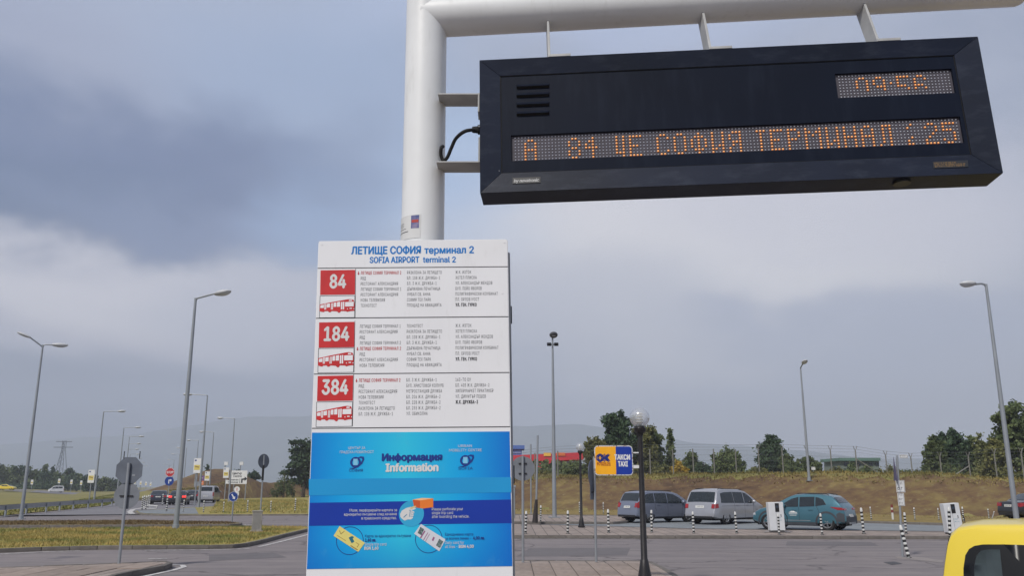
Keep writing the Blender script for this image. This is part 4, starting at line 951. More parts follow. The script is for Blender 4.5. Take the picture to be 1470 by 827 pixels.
def globe_lamp(label, base, hz_, gr, r):
    t = empty('globe_lamp', base, label=label, cat='globe lamp', group='black lamp posts with clear globes')
    MB().tube([(0, 0, 0), (0, 0, .06), (0, 0, .07), (0, 0, .22), (0, 0, .42), (0, 0, .44), (0, 0, hz_ - gr - .12)], [r * 2.9, r * 2.9, r * 2.5, r * 2.0, r * 1.35, r * 1.15, r * .86], 10).build('post', iron, t, smooth=True)
    MB().tube([(0, 0, hz_ - gr - .16), (0, 0, hz_ - gr - .10), (0, 0, hz_ - gr - .09), (0, 0, hz_ - gr - .02), (0, 0, hz_ - gr + .02)], [r * 1.1, r * 1.3, r * 1.9, r * 2.2, r * 1.7], 16).build('collar', iron, t, smooth=True)
    g_ = MB().sphere((0, 0, hz_), gr, 28, 18).build('globe', glass, t, smooth=True)
    l1 = MB()
    for k in range(4): l1.tube([(0, 0, hz_ - gr * .55 + k * gr * .28), (0, 0, hz_ - gr * .50 + k * gr * .28), (0, 0, hz_ - gr * .36 + k * gr * .28)], [gr * .36, gr * .40, gr * .20], 16)
    l1.build('louvre_stack', mat('lamp_inner', (208, 204, 192), .5), g_, smooth=True)
    return t
b = G(926, 838, .13); c_ = D(917, 599.5, b.y); globe_lamp('black lamp post with a clear glass globe, carrying the yellow and blue taxi sign', b, c_.z - b.z, .195, .055)
b = G(834.8, 757.5, .13); c_ = D(832.6, 642, b.y); globe_lamp('smaller looking black globe lamp on the median behind the taxi sign', b, c_.z - b.z, .19, .055)

# ---------------------------------------------------------------- taxi sign
ty = G(926, 838, .13).y - .02
def TP(x, y): p = D(x, y, ty); return (p.x, p.z)
x0, zt = TP(853, 640); x1, zb = TP(909, 683); cx_, cz_ = (x0 + x1) / 2, (zt + zb) / 2; w_, h_ = (x1 - x0), (zt - zb)
ts = empty('taxi_sign', (cx_, ty, cz_), math.radians(-2), label='hanging rounded sign, half orange half blue, reading TAXI in white', cat='taxi sign')
def rrect(w, h, r, n=6):
    pl = []
    for sx_, sz_, a0 in ((1, -1, -90), (1, 1, 0), (-1, 1, 90), (-1, -1, 180)):
        for k in range(n + 1):
            a = math.radians(a0 + k * 90 / n); pl.append((sx_ * (w / 2 - r) + r * math.cos(a), sz_ * (h / 2 - r) + r * math.sin(a)))
    return pl
frame_m = mat('chipped_frame', (196, 196, 198), .5, col2=(120, 84, 50), scale=26, var=0)
frame_m.node_tree.nodes['Color Ramp'].color_ramp.elements[0].position = .40; frame_m.node_tree.nodes['Color Ramp'].color_ramp.elements[1].position = .45
MB().prism(rrect(w_, h_, .07), 0, .05).build('frame', frame_m, ts)
po = rrect(w_ - .035, h_ - .04, .055); xm = w_ * .06
def clip(pl, x, keep_left):
    out = []
    for i in range(len(pl)):
        a, b_ = pl[i], pl[(i + 1) % len(pl)]; ia = (a[0] <= x) == keep_left; ib = (b_[0] <= x) == keep_left
        if ia: out.append(a)
        if ia != ib: t_ = (x - a[0]) / (b_[0] - a[0]); out.append((x, a[1] + (b_[1] - a[1]) * t_))
    return out
po_l = MB().prism(clip(po, xm, True), -.004, .0).build('orange_half', mat('sign_orange', (242, 172, 22), .4, var=.05), ts)
po_r = MB().prism(clip(po, xm, False), -.0045, .0).build('blue_half', mat('sign_blue', (12, 52, 150), .4, var=.05), ts)
sgn = lambda px_, py_: (TP(px_, py_)[0] - cx_, TP(px_, py_)[1] - cz_)
t = MB(); put_text(t, 'ТАКСИ', sgn(881.8, 660.2), sgn(904.6, 660.4), .094, -.006, bold=.05); put_text(t, 'TAXI', sgn(887, 670), sgn(901.4, 670), .094, -.006, bold=.05)
t.build('lettering', white, po_r)
t = MB(); put_text(t, 'OK', sgn(855.6, 662.4), sgn(876.2, 662.6), .125, -.0062, bold=.10); t.build('lettering', mat('logo_blue', (14, 36, 112), .4, var=0), po_l)
t = MB(); put_text(t, '9732121', sgn(857, 668.6), sgn(876.8, 668.8), .055, -.006, bold=.05); t.build('phone_number', mat('logo_red', (150, 60, 24), .4, var=0), po_l)
for yy_, wz in ((650.3, .022), (670.4, .06)):
    a = sgn(908, yy_); b_ = sgn(923, yy_); MB().box(((a[0] + b_[0]) / 2, .03, a[1]), (b_[0] - a[0] - .03, .04, wz)).build('bracket', white, ts)

# ---------------------------------------------------------------- traffic signs
def octagon(r, n=8, a0=22.5): return [(r * math.cos(math.radians(a0 + 360 * k / n)), r * math.sin(math.radians(a0 + 360 * k / n))) for k in range(n)]
def sign_thing(name, base, label, cat, pole_h, r=.03, group=None, lean=0):
    t = empty(name, base, label=label, cat=cat, group=group); t.rotation_euler.y = lean
    MB().tube([(0, 0, 0), (0, 0, pole_h)], r, 10).build('pole', steel, t, smooth=True); return t
def disc_plate(t, name, z, r, m, n=32, y=-.045, rot=0, a0=0, x=0, th=.006, parent=None):
    o_ = MB().prism([(p[0], p[1]) for p in octagon(r, n, a0)], -th / 2, th / 2).build(name, m, parent or t); o_.location = (x, y, z); o_.rotation_euler.z = rot; return o_
# back of the stop sign and round sign at left
b = G(170.7, 810.3, .12); zt_ = D(171.5, 665, b.y).z
t = sign_thing('back_of_signs', b, 'grey backs of an octagonal and a round sign on one pole at left', 'traffic sign', zt_ - b.z, .036)
zc = D(171.3, 676, b.y).z - b.z
oc = disc_plate(t, 'octagonal_sign', zc, .345, sign_back, 8, .05, 0, 22.5); MB().prism([(p[0] * 1.02, p[1] * 1.02) for p in octagon(.335)], .0035, .006).build('sign_face', bred, oc)
MB().box((.12, -.008, -.11), (.07, .004, .04)).build('maker_label', steel, oc)
zc2 = D(171.3, 712.5, b.y).z - b.z
rc = disc_plate(t, 'round_sign', zc2, .31, mat('sign_back_pale', (124, 128, 134), .55, .3, var=.1, scale=3), 32, .05)
MB().box((0, -.02, 0), (.32, .02, .03)).build('clamp_bar', black, rc); MB().box((0, -.03, 0), (.05, .03, .3)).build('clamp_bar', black, rc)
for x in (-.16, .22): MB().tube([(x, .05, zc + .28), (x, .05, zc + .46)], .012, 6).build('spike', black, t)
# right of the board: back of a round sign
b = G(750.8, 808, .13); t = sign_thing('back_of_round_sign', b, 'grey back of a round traffic sign on a pole just right of the board', 'traffic sign', D(748.4, 655, b.y).z - b.z, .032)
zc = D(748.6, 673, b.y).z - b.z; rc = disc_plate(t, 'round_sign', zc, .295, MATS['sign_back_pale'], 32, .045)
for dz in (-.12, .12): MB().box((0, -.02, dz), (.2, .02, .03)).build('clamp_bar', black, rc)
# slanting pair seen nearly edge-on
b = G(855.9, 807.4, .13); t = sign_thing('edge_on_signs', b, 'narrow grey sign pair turned edge-on beside the orange and blue taxi sign', 'traffic sign', D(850, 656, b.y).z - b.z, .03)
rc = disc_plate(t, 'round_sign', D(848, 680, b.y).z - b.z, .33, sign_back, 32, -.0, math.radians(68), x=-.05); MB().prism(octagon(.33, 32), .0035, .006).build('sign_face', MATS['sign_blue'], rc)
rc = MB().box((0, 0, 0), (.34, .008, .36)).build('square_sign', sign_back, t); rc.location = (-.04, 0, D(850, 707, b.y).z - b.z); rc.rotation_euler.z = math.radians(60)
MB().box((0, -.02, 0), (.2, .02, .03)).build('clamp_bar', black, rc)
# stop sign with blue arrow sign
def arrow(mb, pts, y):
    tri = tessellate_polygon([[Vector((p[0], p[1], 0)) for p in pts]]); mb.add([(p[0], y, p[1]) for p in pts], [tuple(q) for q in tri])
redm = mat('sign_red', (176, 34, 38), .45, var=.06); bluem = mat('sign_deep_blue', (20, 56, 128), .45, var=.06)
b = G(239.5, 733.5, .1); t = sign_thing('stop_sign', b, 'red octagonal STOP sign above a round blue arrow sign, beside the boulevard', 'stop sign', D(242, 673, b.y).z - b.z, .035)
zc = D(242.3, 678.5, b.y).z - b.z; o_ = disc_plate(t, 'stop_plate', zc, .37, redm, 8, -.045, 0, 22.5)
tm = MB(); put_text(tm, 'STOP', (-.26, -.085), (.26, -.085), .17, -.006, bold=.03); tm.build('lettering', white, o_)
MB().add([(p[0] * q, -.0045, p[1] * q) for q in (.97, .9) for p in octagon(.37)], [(k, (k + 1) % 8, 8 + (k + 1) % 8, 8 + k) for k in range(8)]).build('border', white, o_)
zc = D(241.3, 691, b.y).z - b.z; o_ = disc_plate(t, 'arrow_plate', zc, .35, bluem, 32, -.045)
am = MB(); arrow(am, [(-.06, -.2), (.0, -.2), (.0, .02), (.08, .02), (.08, -.05), (.2, .06), (.08, .17), (.08, .1), (-.06, .1)], -.006); am.build('arrow', white, o_)
# keep-right arrow on the tip of the dirt island
b = G(332.7, 751, .12); t = sign_thing('keep_right_sign', b, 'round blue sign with a white diagonal arrow on the tip of the dirt island', 'traffic sign', D(333.2, 707, b.y).z - b.z, .04)
zc = D(333.4, 713.5, b.y).z - b.z; o_ = disc_plate(t, 'arrow_plate', zc, .245, bluem, 32, -.055)
am = MB(); s2 = [(-.03, .15), (.03, .15), (.03, -.04), (.09, -.04), (0, -.16), (-.09, -.04), (-.03, -.04)]
ca, sa = math.cos(.6), math.sin(.6); arrow(am, [(p[0] * ca - p[1] * sa, p[0] * sa + p[1] * ca) for p in s2], -.006); am.build('arrow', white, o_)
MB().add([(p[0] * q, -.0045, p[1] * q) for q in (.98, .93) for p in octagon(.245, 32)], [(k, (k + 1) % 32, 32 + (k + 1) % 32, 32 + k) for k in range(32)]).build('border', white, o_)
b = G(339, 722, .1); t = sign_thing('speed_sign', b, 'small round white sign with red marking peeking out behind the blue arrow sign', 'traffic sign', D(338, 699, b.y).z - b.z, .03)
o_ = disc_plate(t, 'sign_plate', D(338, 703, b.y).z - b.z, .33, white, 32, -.045); MB().box((0, -.006, 0), (.1, .004, .34)).build('red_mark', mat('faded_red', (190, 110, 106), .6), o_)
o_ = MB().box((.05, -.05, D(338, 709.5, b.y).z - b.z), (.4, .01, .35)).build('lower_plate', white, t)
# oval-looking sign behind the concrete cabinet
b = G(372.3, 759, .12); t = sign_thing('turned_round_sign', b, 'round sign turned almost edge-on on a tall pole behind the concrete cabinet', 'traffic sign', D(375.3, 654, b.y).z - b.z, .035)
o_ = disc_plate(t, 'round_sign', D(375.3, 662.6, b.y).z - b.z, .32, sign_back, 32, -.0, math.radians(58), x=.0)
MB().tube([(0, 0, D(375, 690, b.y).z - b.z), (0, 0, D(375.4, 668, b.y).z - b.z)], .05, 8).build('sleeve', black, t)
# concrete cabinet
b = G(368, 764.5, .11); cab = empty('concrete_cabinet', b, .25, label='weathered pale concrete cabinet standing on the end of the lawn island', cat='utility cabinet')
cm = mat('cabinet_concrete', (150, 146, 140), .85, var=.15, scale=4, bump=.3)
MB().box((0, 0, .40), (.38, .34, .80)).build('body', cm, cab, bevel=.015); MB().box((0, 0, .82), (.42, .38, .05)).build('cap', cm, cab, bevel=.01); MB().box((0, 0, .03), (.5, .46, .07)).build('plinth', cm, cab, bevel=.01)
MB().box((-.02, -.174, .42), (.28, .006, .6)).build('door', mat('cabinet_door', (134, 132, 130), .6), cab)
# direction board
bY = 118.0; p = D(343, 720, bY); bz = hz(p.x, bY); t = empty('direction_sign', (p.x, bY, bz), math.radians(2), label='large white direction sign with place names and an arrow, left of the grassy mound', cat='direction sign')
dq = lambda x, y: (D(x, y, bY).x - p.x, D(x, y, bY).z - bz)
a, c_ = dq(331, 695.4), dq(355.3, 676); MB().prism([(a[0], a[1]), (c_[0], a[1]), (c_[0], c_[1]), (a[0], c_[1])], -.03, .03).build('panel', white, t, bevel=.01)
a2, c2 = dq(324, 695), dq(330.8, 689.6); MB().prism([(a2[0], a2[1]), (c2[0], a2[1]), (c2[0], c2[1]), (a2[0], c2[1])], -.03, .03).build('panel', white, t, bevel=.01)
for x in (334, 351): q = dq(x, 720)[0]; MB().tube([(q, .08, 0), (q, .08, c_[1])], .07, 8).build('post', steel, t, smooth=True)
tm = MB(); put_text(tm, 'Център', dq(334, 681.5), dq(347, 681.4), .30, -.034, bold=.03); put_text(tm, 'Centre', dq(335, 685.4), dq(347, 685.4), .26, -.034, bold=.02); put_text(tm, 'Терминал 1', dq(327, 689.2 + 1.2), dq(345, 690.3), .22, -.034, bold=.02); put_text(tm, 'Terminal 1', dq(327, 694), dq(345, 694), .22, -.034, bold=.02)
tm.build('lettering', ink, t)
am = MB(); q = dq(350, 690); arrow(am, [(q[0] - .35, q[1] - .35), (q[0] - .15, q[1] - .35), (q[0] - .15, q[1] + .05), (q[0] + .1, q[1] + .05), (q[0] + .1, q[1] - .1), (q[0] + .45, q[1] + .2), (q[0] + .1, q[1] + .5), (q[0] + .1, q[1] + .28), (q[0] - .35, q[1] + .2)], -.034); am.build('arrow', black, t)
# purple over orange plate
b = G(287, 723.8, .1); t = sign_thing('purple_orange_sign', b, 'small purple plate above an orange plate in front of the silver van', 'traffic sign', D(288.4, 683, b.y).z - b.z, .04)
for (ya, yb_, c_, nm) in ((683.4, 690.4, (112, 78, 128), 'purple_plate'), (690.8, 696.4, (216, 130, 84), 'orange_plate')):
    za, zb_ = D(288, yb_, b.y).z - b.z, D(288, ya, b.y).z - b.z; o_ = MB().box((0, -.05, (za + zb_) / 2), (.50 if nm[0] == 'p' else .46, .01, zb_ - za)).build(nm, mat(nm, c_, .6, var=.1, scale=6), t)
    tm = MB(); marks(tm, -.17, .17, (za + zb_) / 2 - .06, .11, -.057, 4); tm.build('lettering', white, o_, kind='stuff')
b = G(280, 722, .1); t = sign_thing('grey_panel_sign', b, 'plain pale grey panel on a pole left of the purple sign', 'traffic sign', D(279.5, 692, b.y).z - b.z, .04)
MB().box((0, -.05, D(279.5, 695, b.y).z - b.z), (.56, .01, .48)).build('panel', steel, t)

# right: sign post in the road with white text plates
b = G(1296, 800.6, .0); H_ = D(1291.5, 654, b.y).z; t = sign_thing('stacked_sign_post', b, 'thin pole with two white text plates and a flag plate in the road', 'traffic sign', H_, .03); t.children[0].rotation_euler.y = .045
zq = lambda y: D(1290, y, b.y).z
def plate(x0, x1, ya, yb_, lines, parent=t, y=-.04, nm='text_plate'):
    X0, X1 = D(x0, ya, b.y).x - b.x, D(x1, ya, b.y).x - b.x; za, zb_ = zq(yb_), zq(ya)
    lean = (zb_ + za) * 0
    o_ = MB().prism([(X0, za), (X1, za), (X1, zb_), (X0, zb_)], y - .004, y + .004).build(nm, white, parent, bevel=.003)
    MB().add([(X0 + .012, y - .0045, za + .012), (X1 - .012, y - .0045, za + .012), (X1 - .012, y - .0045, zb_ - .012), (X0 + .012, y - .0045, zb_ - .012), (X0 + .02, y - .0045, za + .02), (X1 - .02, y - .0045, za + .02), (X1 - .02, y - .0045, zb_ - .02), (X0 + .02, y - .0045, zb_ - .02)], [(0, 1, 5, 4), (1, 2, 6, 5), (2, 3, 7, 6), (3, 0, 4, 7)]).build('border', ink, o_)
    tm = MB(); n = len(lines)
    for i, s_ in enumerate(lines):
        zz = zb_ - (zb_ - za) * (i + .78) / (n + .25); marks(tm, X0 + .035, X1 - .03 - .01 * i, zz, (zb_ - za) / (n + .25) * .5, y - .005, 7 + i)
    tm.build('lettering', ink, o_, kind='stuff')
plate(1290, 1302, 653.2, 658, ['изход'], nm='flag_plate'); plate(1284.6, 1297, 690, 707.4, ['ТАКСИ', 'МЕСТА']); plate(1287, 1296.6, 708.6, 726.6, ['8-20', 'часа', '2 лв.'])
tr = MB().prism([(-.38, -.28), (.38, -.28), (0, .38)], -.004, .004).build('triangular_sign', mat('sign_back_mauve', (96, 88, 118), .55, .2), t); tr.location = (.02, .0, zq(676)); tr.rotation_euler.z = math.radians(74)

# thin posts near the board edge
b = G(738.4, 744, .13); t = empty('thin_post', b, label='thin short grey post right beside the information board edge', cat='post'); MB().tube([(0, 0, 0), (0, 0, 1.75)], .05, 10).build('pole', lampgrey, t, smooth=True); MB().box((0, 0, 1.78), (.16, .14, .12)).build('cap', lampgrey, t, bevel=.01)
b = G(768, 751, .1); t = empty('sleeved_post', b, label='slim grey post with a dark leaning sleeve at its foot', cat='post'); t.rotation_euler.y = .05
MB().tube([(0, 0, 0), (.02, 0, 1.15)], [.15, .07], 10).build('sleeve', mat('dark_brown_sleeve', (44, 38, 36), .7), t, smooth=True); MB().tube([(.02, 0, 1.1), (-.05, 0, 4.4)], .05, 10).build('pole', lampgrey, t, smooth=True)
b = G(762.4, 738, .12); t = empty('grey_post', b, label='slender grey post left of the floodlight mast by the rear pavement', cat='post'); MB().tube([(0, 0, 0), (0, 0, 4.6)], .05, 10).build('pole', lampgrey, t, smooth=True); MB().box((0, 0, .03), (.2, .2, .05)).build('base_plate', lampgrey, t)

# ---------------------------------------------------------------- bollards
bwh = mat('bollard_white', (206, 206, 202), .55, var=.08, scale=14); bbk = mat('bollard_black', (26, 26, 28), .6, var=.2, scale=10)
def make_bollard():
    t = empty('bollard', (0, 0, 0)); H_ = .92; n = 7
    MB().tube([(0, 0, 0), (0, 0, H_ - .03), (0, 0, H_)], [.042, .042, .025], 12).build('post', bwh, t, smooth=True)
    band = MB().tube([(0, 0, -.034), (0, 0, .034)], .046, 12).build('black_band', bbk, t, smooth=True); bm_ = band.data; bpy.data.objects.remove(band)
    for k in range(6): inst('black_band', bm_, t, (0, 0, .07 + k * .135))
    MB().tube([(0, 0, 0), (0, 0, .015)], .075, 12).build('base_flange', bbk, t)
    ring = MB().tube([(0, 0, -.033), (0, 0, 0), (0, 0, .033)], [.044, .052, .044], 12).build('white_bulge', bwh, t, smooth=True); rm_ = ring.data; bpy.data.objects.remove(ring)
    for k in range(6): inst('white_bulge', rm_, t, (0, 0, .1375 + k * .135))
    return t
bol = make_bollard(); used = [0]
def place_bollard(x, y, ytop, z, label, group, lean=(0, 0)):
    b = G(x, y, z); o_ = bol if not used[0] else copy_tree(bol); used[0] = 1
    h = D(x, ytop, b.y).z - z; s = h / .92; o_.location = b; o_.scale = (s * .9 + .1, s * .9 + .1, s); o_.rotation_euler = (random.uniform(-.015, .015) + lean[1], random.uniform(-.02, .02) + lean[0], random.uniform(0, 6))
    props(o_, label, 'bollard', group)
gM = 'black and white bollards along the front of the median'
M_ = [(754.5, 766.5, 734, 'bollard on the median beside the pole just right of the board'), (815, 766.5, 733.5, 'bollard on the median just left of the small globe lamp'), (873.8, 765.5, 731.5, 'bollard on the median right of the edge-on sign pair'), (935.6, 764.6, 732.6, 'bollard on the median in front of the blue-grey minivan'),
      (996, 766, 734.8, 'median bollard before the rear of the silver minivan'), (1057.6, 766, 735, 'median bollard before the side of the silver minivan'), (1118.6, 768, 738, 'bollard standing right against the left white charging station'), (1180.3, 768, 737.6, 'median bollard before the rear wheel of the teal car'), (1240, 766.5, 729.4, 'bollard on the median just behind the tail of the teal car'), (1301, 767, 736, 'bollard on the median right of the stacked sign post')]
for x, y, yt, lb in M_: place_bollard(x, y, yt, .125, 'black and white striped ' + lb, gM, lean=(-.03, 0))
place_bollard(1364, 771, 728, .125, 'striped bollard in front of the right white charging station, partly behind the taxi', gM, lean=(-.10, 0))
place_bollard(1304.8, 802, 754, .0, 'striped bollard leaning far to the right on the road beside the sign post', None, lean=(.17, .05))
gR = 'black and white bollards along the rear edge of the parking'
for x, y, yt, lb in [(762.5, 737.5, 720, 'rear bollard left of the floodlight mast'), (776, 749.5, 726, 'bollard beside the dark sleeved post'), (832, 737.5, 721, 'rear bollard just left of the small globe lamp post'), (866.4, 738, 721.5, 'rear bollard behind the edge-on sign pair'), (1251, 746.5, 728, 'rear bollard right of the teal car tail at the foot of the bank'), (1313.6, 747, 729, 'rear bollard right above the leaning bollard'), (1348, 747, 730, 'rear bollard left of the right charging station'), (1383.5, 748.5, 728, 'rear bollard right of the right charging station'), (1420, 746, 731, 'rear bollard with a fallen neighbour, above the taxi roof')]:
    place_bollard(x, y, yt, .125, 'striped ' + lb, gR)
place_bollard(1424, 746, 733, .125, 'striped bollard leaning over beside another, above the taxi roof', gR, lean=(-.5, 0))
b = G(1282, 746.5, .125); t = empty('red_white_post', b, label='red and white marker post at the foot of the bank behind the sign post', cat='marker post'); MB().tube([(0, 0, 0), (0, 0, .8)], .06, 10).build('post', bwh, t, smooth=True)
for z in (.72, .45): MB().tube([(0, 0, z - .08), (0, 0, z + .08)], .064, 10).build('red_band', mat('marker_red', (120, 50, 48), .6), t, smooth=True)
gL = 'black and white bollards in front of the verge at left'
nm = ['beside the stop sign pole', 'just right of the tall lamp pole', 'left of the keep right sign, below the purple sign', 'directly left of the blue arrow sign', 'right of the blue arrow sign', 'right of the concrete cabinet', 'nearest to the information board, on the left']
for (x, y, yt), l_b in zip([(238.8, 734.5, 711), (263, 735.5, 718), (292, 736, 719), (320.7, 736, 720.6), (355, 735.6, 718.4), (388.5, 735.4, 719.4), (423.4, 735, 715.8)], nm): place_bollard(x, y, yt, .1, 'distant striped bollard ' + l_b, gL)
nm = ['first', 'second', 'third', 'fourth', 'fifth', 'sixth']
for k, (x, y, yt) in enumerate([(203.5, 732.6, 712.5), (206, 730.5, 711.5), (209, 732, 712), (212, 729.5, 711), (214.5, 727.5, 711), (233, 726, 709.5)]): place_bollard(x, y, yt, .1, 'striped bollard in the tight cluster on the traffic island, %s from its left' % nm[k], 'bollards clustered on the traffic island')
# fallen barrier
b = G(215, 731, .11); t = empty('fallen_barrier', b, .1, label='white low metal barrier lying on the traffic island by the clustered bollards', cat='barrier')
MB().tube([(-.6, 0, .12), (-.2, .1, .28), (.6, 0, .22)], .04, 8).build('rail', bwh, t, smooth=True); MB().tube([(-.5, -.1, .03), (.5, -.05, .03)], .03, 8).build('rail', bwh, t); MB().tube([(.5, 0, .0), (.55, 0, .3)], .03, 8).build('leg', bwh, t); MB().tube([(-.5, 0, .0), (-.5, 0, .2)], .03, 8).build('leg', bwh, t)

# ---------------------------------------------------------------- charging stations
cw = mat('charger_white', (204, 206, 208), .4, var=.03)
def charger(base, h, label, lean, rz=0):
    t = empty('charging_station', base, rz, label=label, cat='charging station', group='white charging stations'); t.rotation_euler.y = lean; w = .60
    MB().box((0, .16, h / 2 + .03), (w, .34, h - .06)).build('cabinet', cw, t, bevel=.02); MB().box((0, .16, .02), (w - .06, .3, .06)).build('plinth', black, t)
    MB().box((.04, -.014, h * .82), (.16, .012, .34)).build('screen_panel', black, t, bevel=.004)
    sc = MB().box((.04, -.023, h * .85), (.11, .006, .10)).build('screen', mat('charger_screen', (54, 62, 74), .2), t)
    MB().box((-.02, -.013, h / 2), (.004, .004, h * .86)).build('door_gap', ink, t); MB().box((.17, -.016, h * .55), (.02, .02, .10)).build('handle', ink, t)
    tm = MB(); marks(tm, .0, .18, h * .45, .045, -.013, 2); marks(tm, .0, .2, h * .38, .03, -.013, 3)
    tm.build('lettering', mat('charger_teal', (60, 130, 150), .5), t, kind='stuff')
    MB().tube([(.31, .08, h * .7), (.42, .02, h * .5), (.40, 0, h * .25), (.32, .06, h * .45)], .018, 8).build('cable', rubber, t, smooth=True); MB().box((.32, .1, h * .72), (.05, .08, .16)).build('plug_holder', black, t, bevel=.01)
b = G(1117, 764.5, .125); charger(b, D(1117, 721.5, b.y).z - b.z, 'white charging station in front of the teal car bonnet', -.02)
b = G(1373, 767, .125); charger(b, D(1373, 723, b.y).z - b.z, 'white leaning charging station just left of the yellow taxi', -.07)
MB_ = sheet('charger_pad', [(p.x, p.y) for p in px((1096, 764.8), (1136, 765), (1132, 762.4), (1100, 762.2), z=.13)], .132, MATS['patch'])

# ---------------------------------------------------------------- vehicles
def paint_mat(name, c, metal=.45):
    return mat(name, c, .32, metal, var=.03, scale=1.5, coat=.7)
win_m = mat('car_glass', (34, 41, 45), .08, var=.1, spec=.6)
trim_m = mat('car_trim', (28, 28, 30), .6)
tail_m = mat('tail_light_red', (150, 22, 24), .2, coat=.6); brake_m = mat('brake_light_lit', (255, 60, 50), .3, emit=1.1, var=0)
head_m = mat('head_light', (190, 194, 198), .1, coat=.8); plate_m = mat('licence_plate', (205, 205, 200), .5)
arch_m = mat('wheel_well', (12, 12, 13), .9)
def wheel_meshes():
    if 'w' in globals().get('_wc', {}): return _wc['w']
    r = 1.0
    pr = [(.62, -.11), (.78, -.125), (.93, -.12), (.99, -.08), (1.0, 0), (.99, .08), (.93, .12), (.78, .125), (.62, .11)]
    n = 28; vs, fs = [], []
    for k in range(n):
        a = 2 * math.pi * k / n
        for rr, y in pr: vs.append((rr * math.cos(a), y, rr * math.sin(a)))
    m_ = len(pr)
    for k in range(n):
        for j in range(m_ - 1): fs.append((k * m_ + j, ((k + 1) % n) * m_ + j, ((k + 1) % n) * m_ + j + 1, k * m_ + j + 1))
    ty_ = MB().add(vs, fs).build('tyre', rubber, smooth=True, mesh_only=True)
    rim = MB(); ringp = []
    for rr, y in ((.66, .09), (.62, .12), (.56, .10), (.50, .04)): ringp.append([(rr * math.cos(2 * math.pi * k / n), y, rr * math.sin(2 * math.pi * k / n)) for k in range(n)])
    vs = sum(ringp, []); fs = [(j * n + k, j * n + (k + 1) % n, (j + 1) * n + (k + 1) % n, (j + 1) * n + k) for j in range(3) for k in range(n)]
    rim.add(vs, fs)
    for k in range(5):
        a = 2 * math.pi * k / 5 + .3
        for da in (-.12, .12):
            rim.bar((.08 * math.cos(a + da * 2), .085, .08 * math.sin(a + da * 2)), (.6 * math.cos(a + da), .085, .6 * math.sin(a + da)), .07, .035)
    rim.tube([(0, .05, 0), (0, .11, 0)], .13, 12)
    rm = rim.build('rim', chrome, mesh_only=True, smooth=True)
    dk = MB().tube([(0, -.08, 0), (0, .02, 0)], .6, 20).build('brake_disc', arch_m, mesh_only=True)
    globals()['_wc'] = {'w': (ty_, rm, dk)}; return ty_, rm, dk
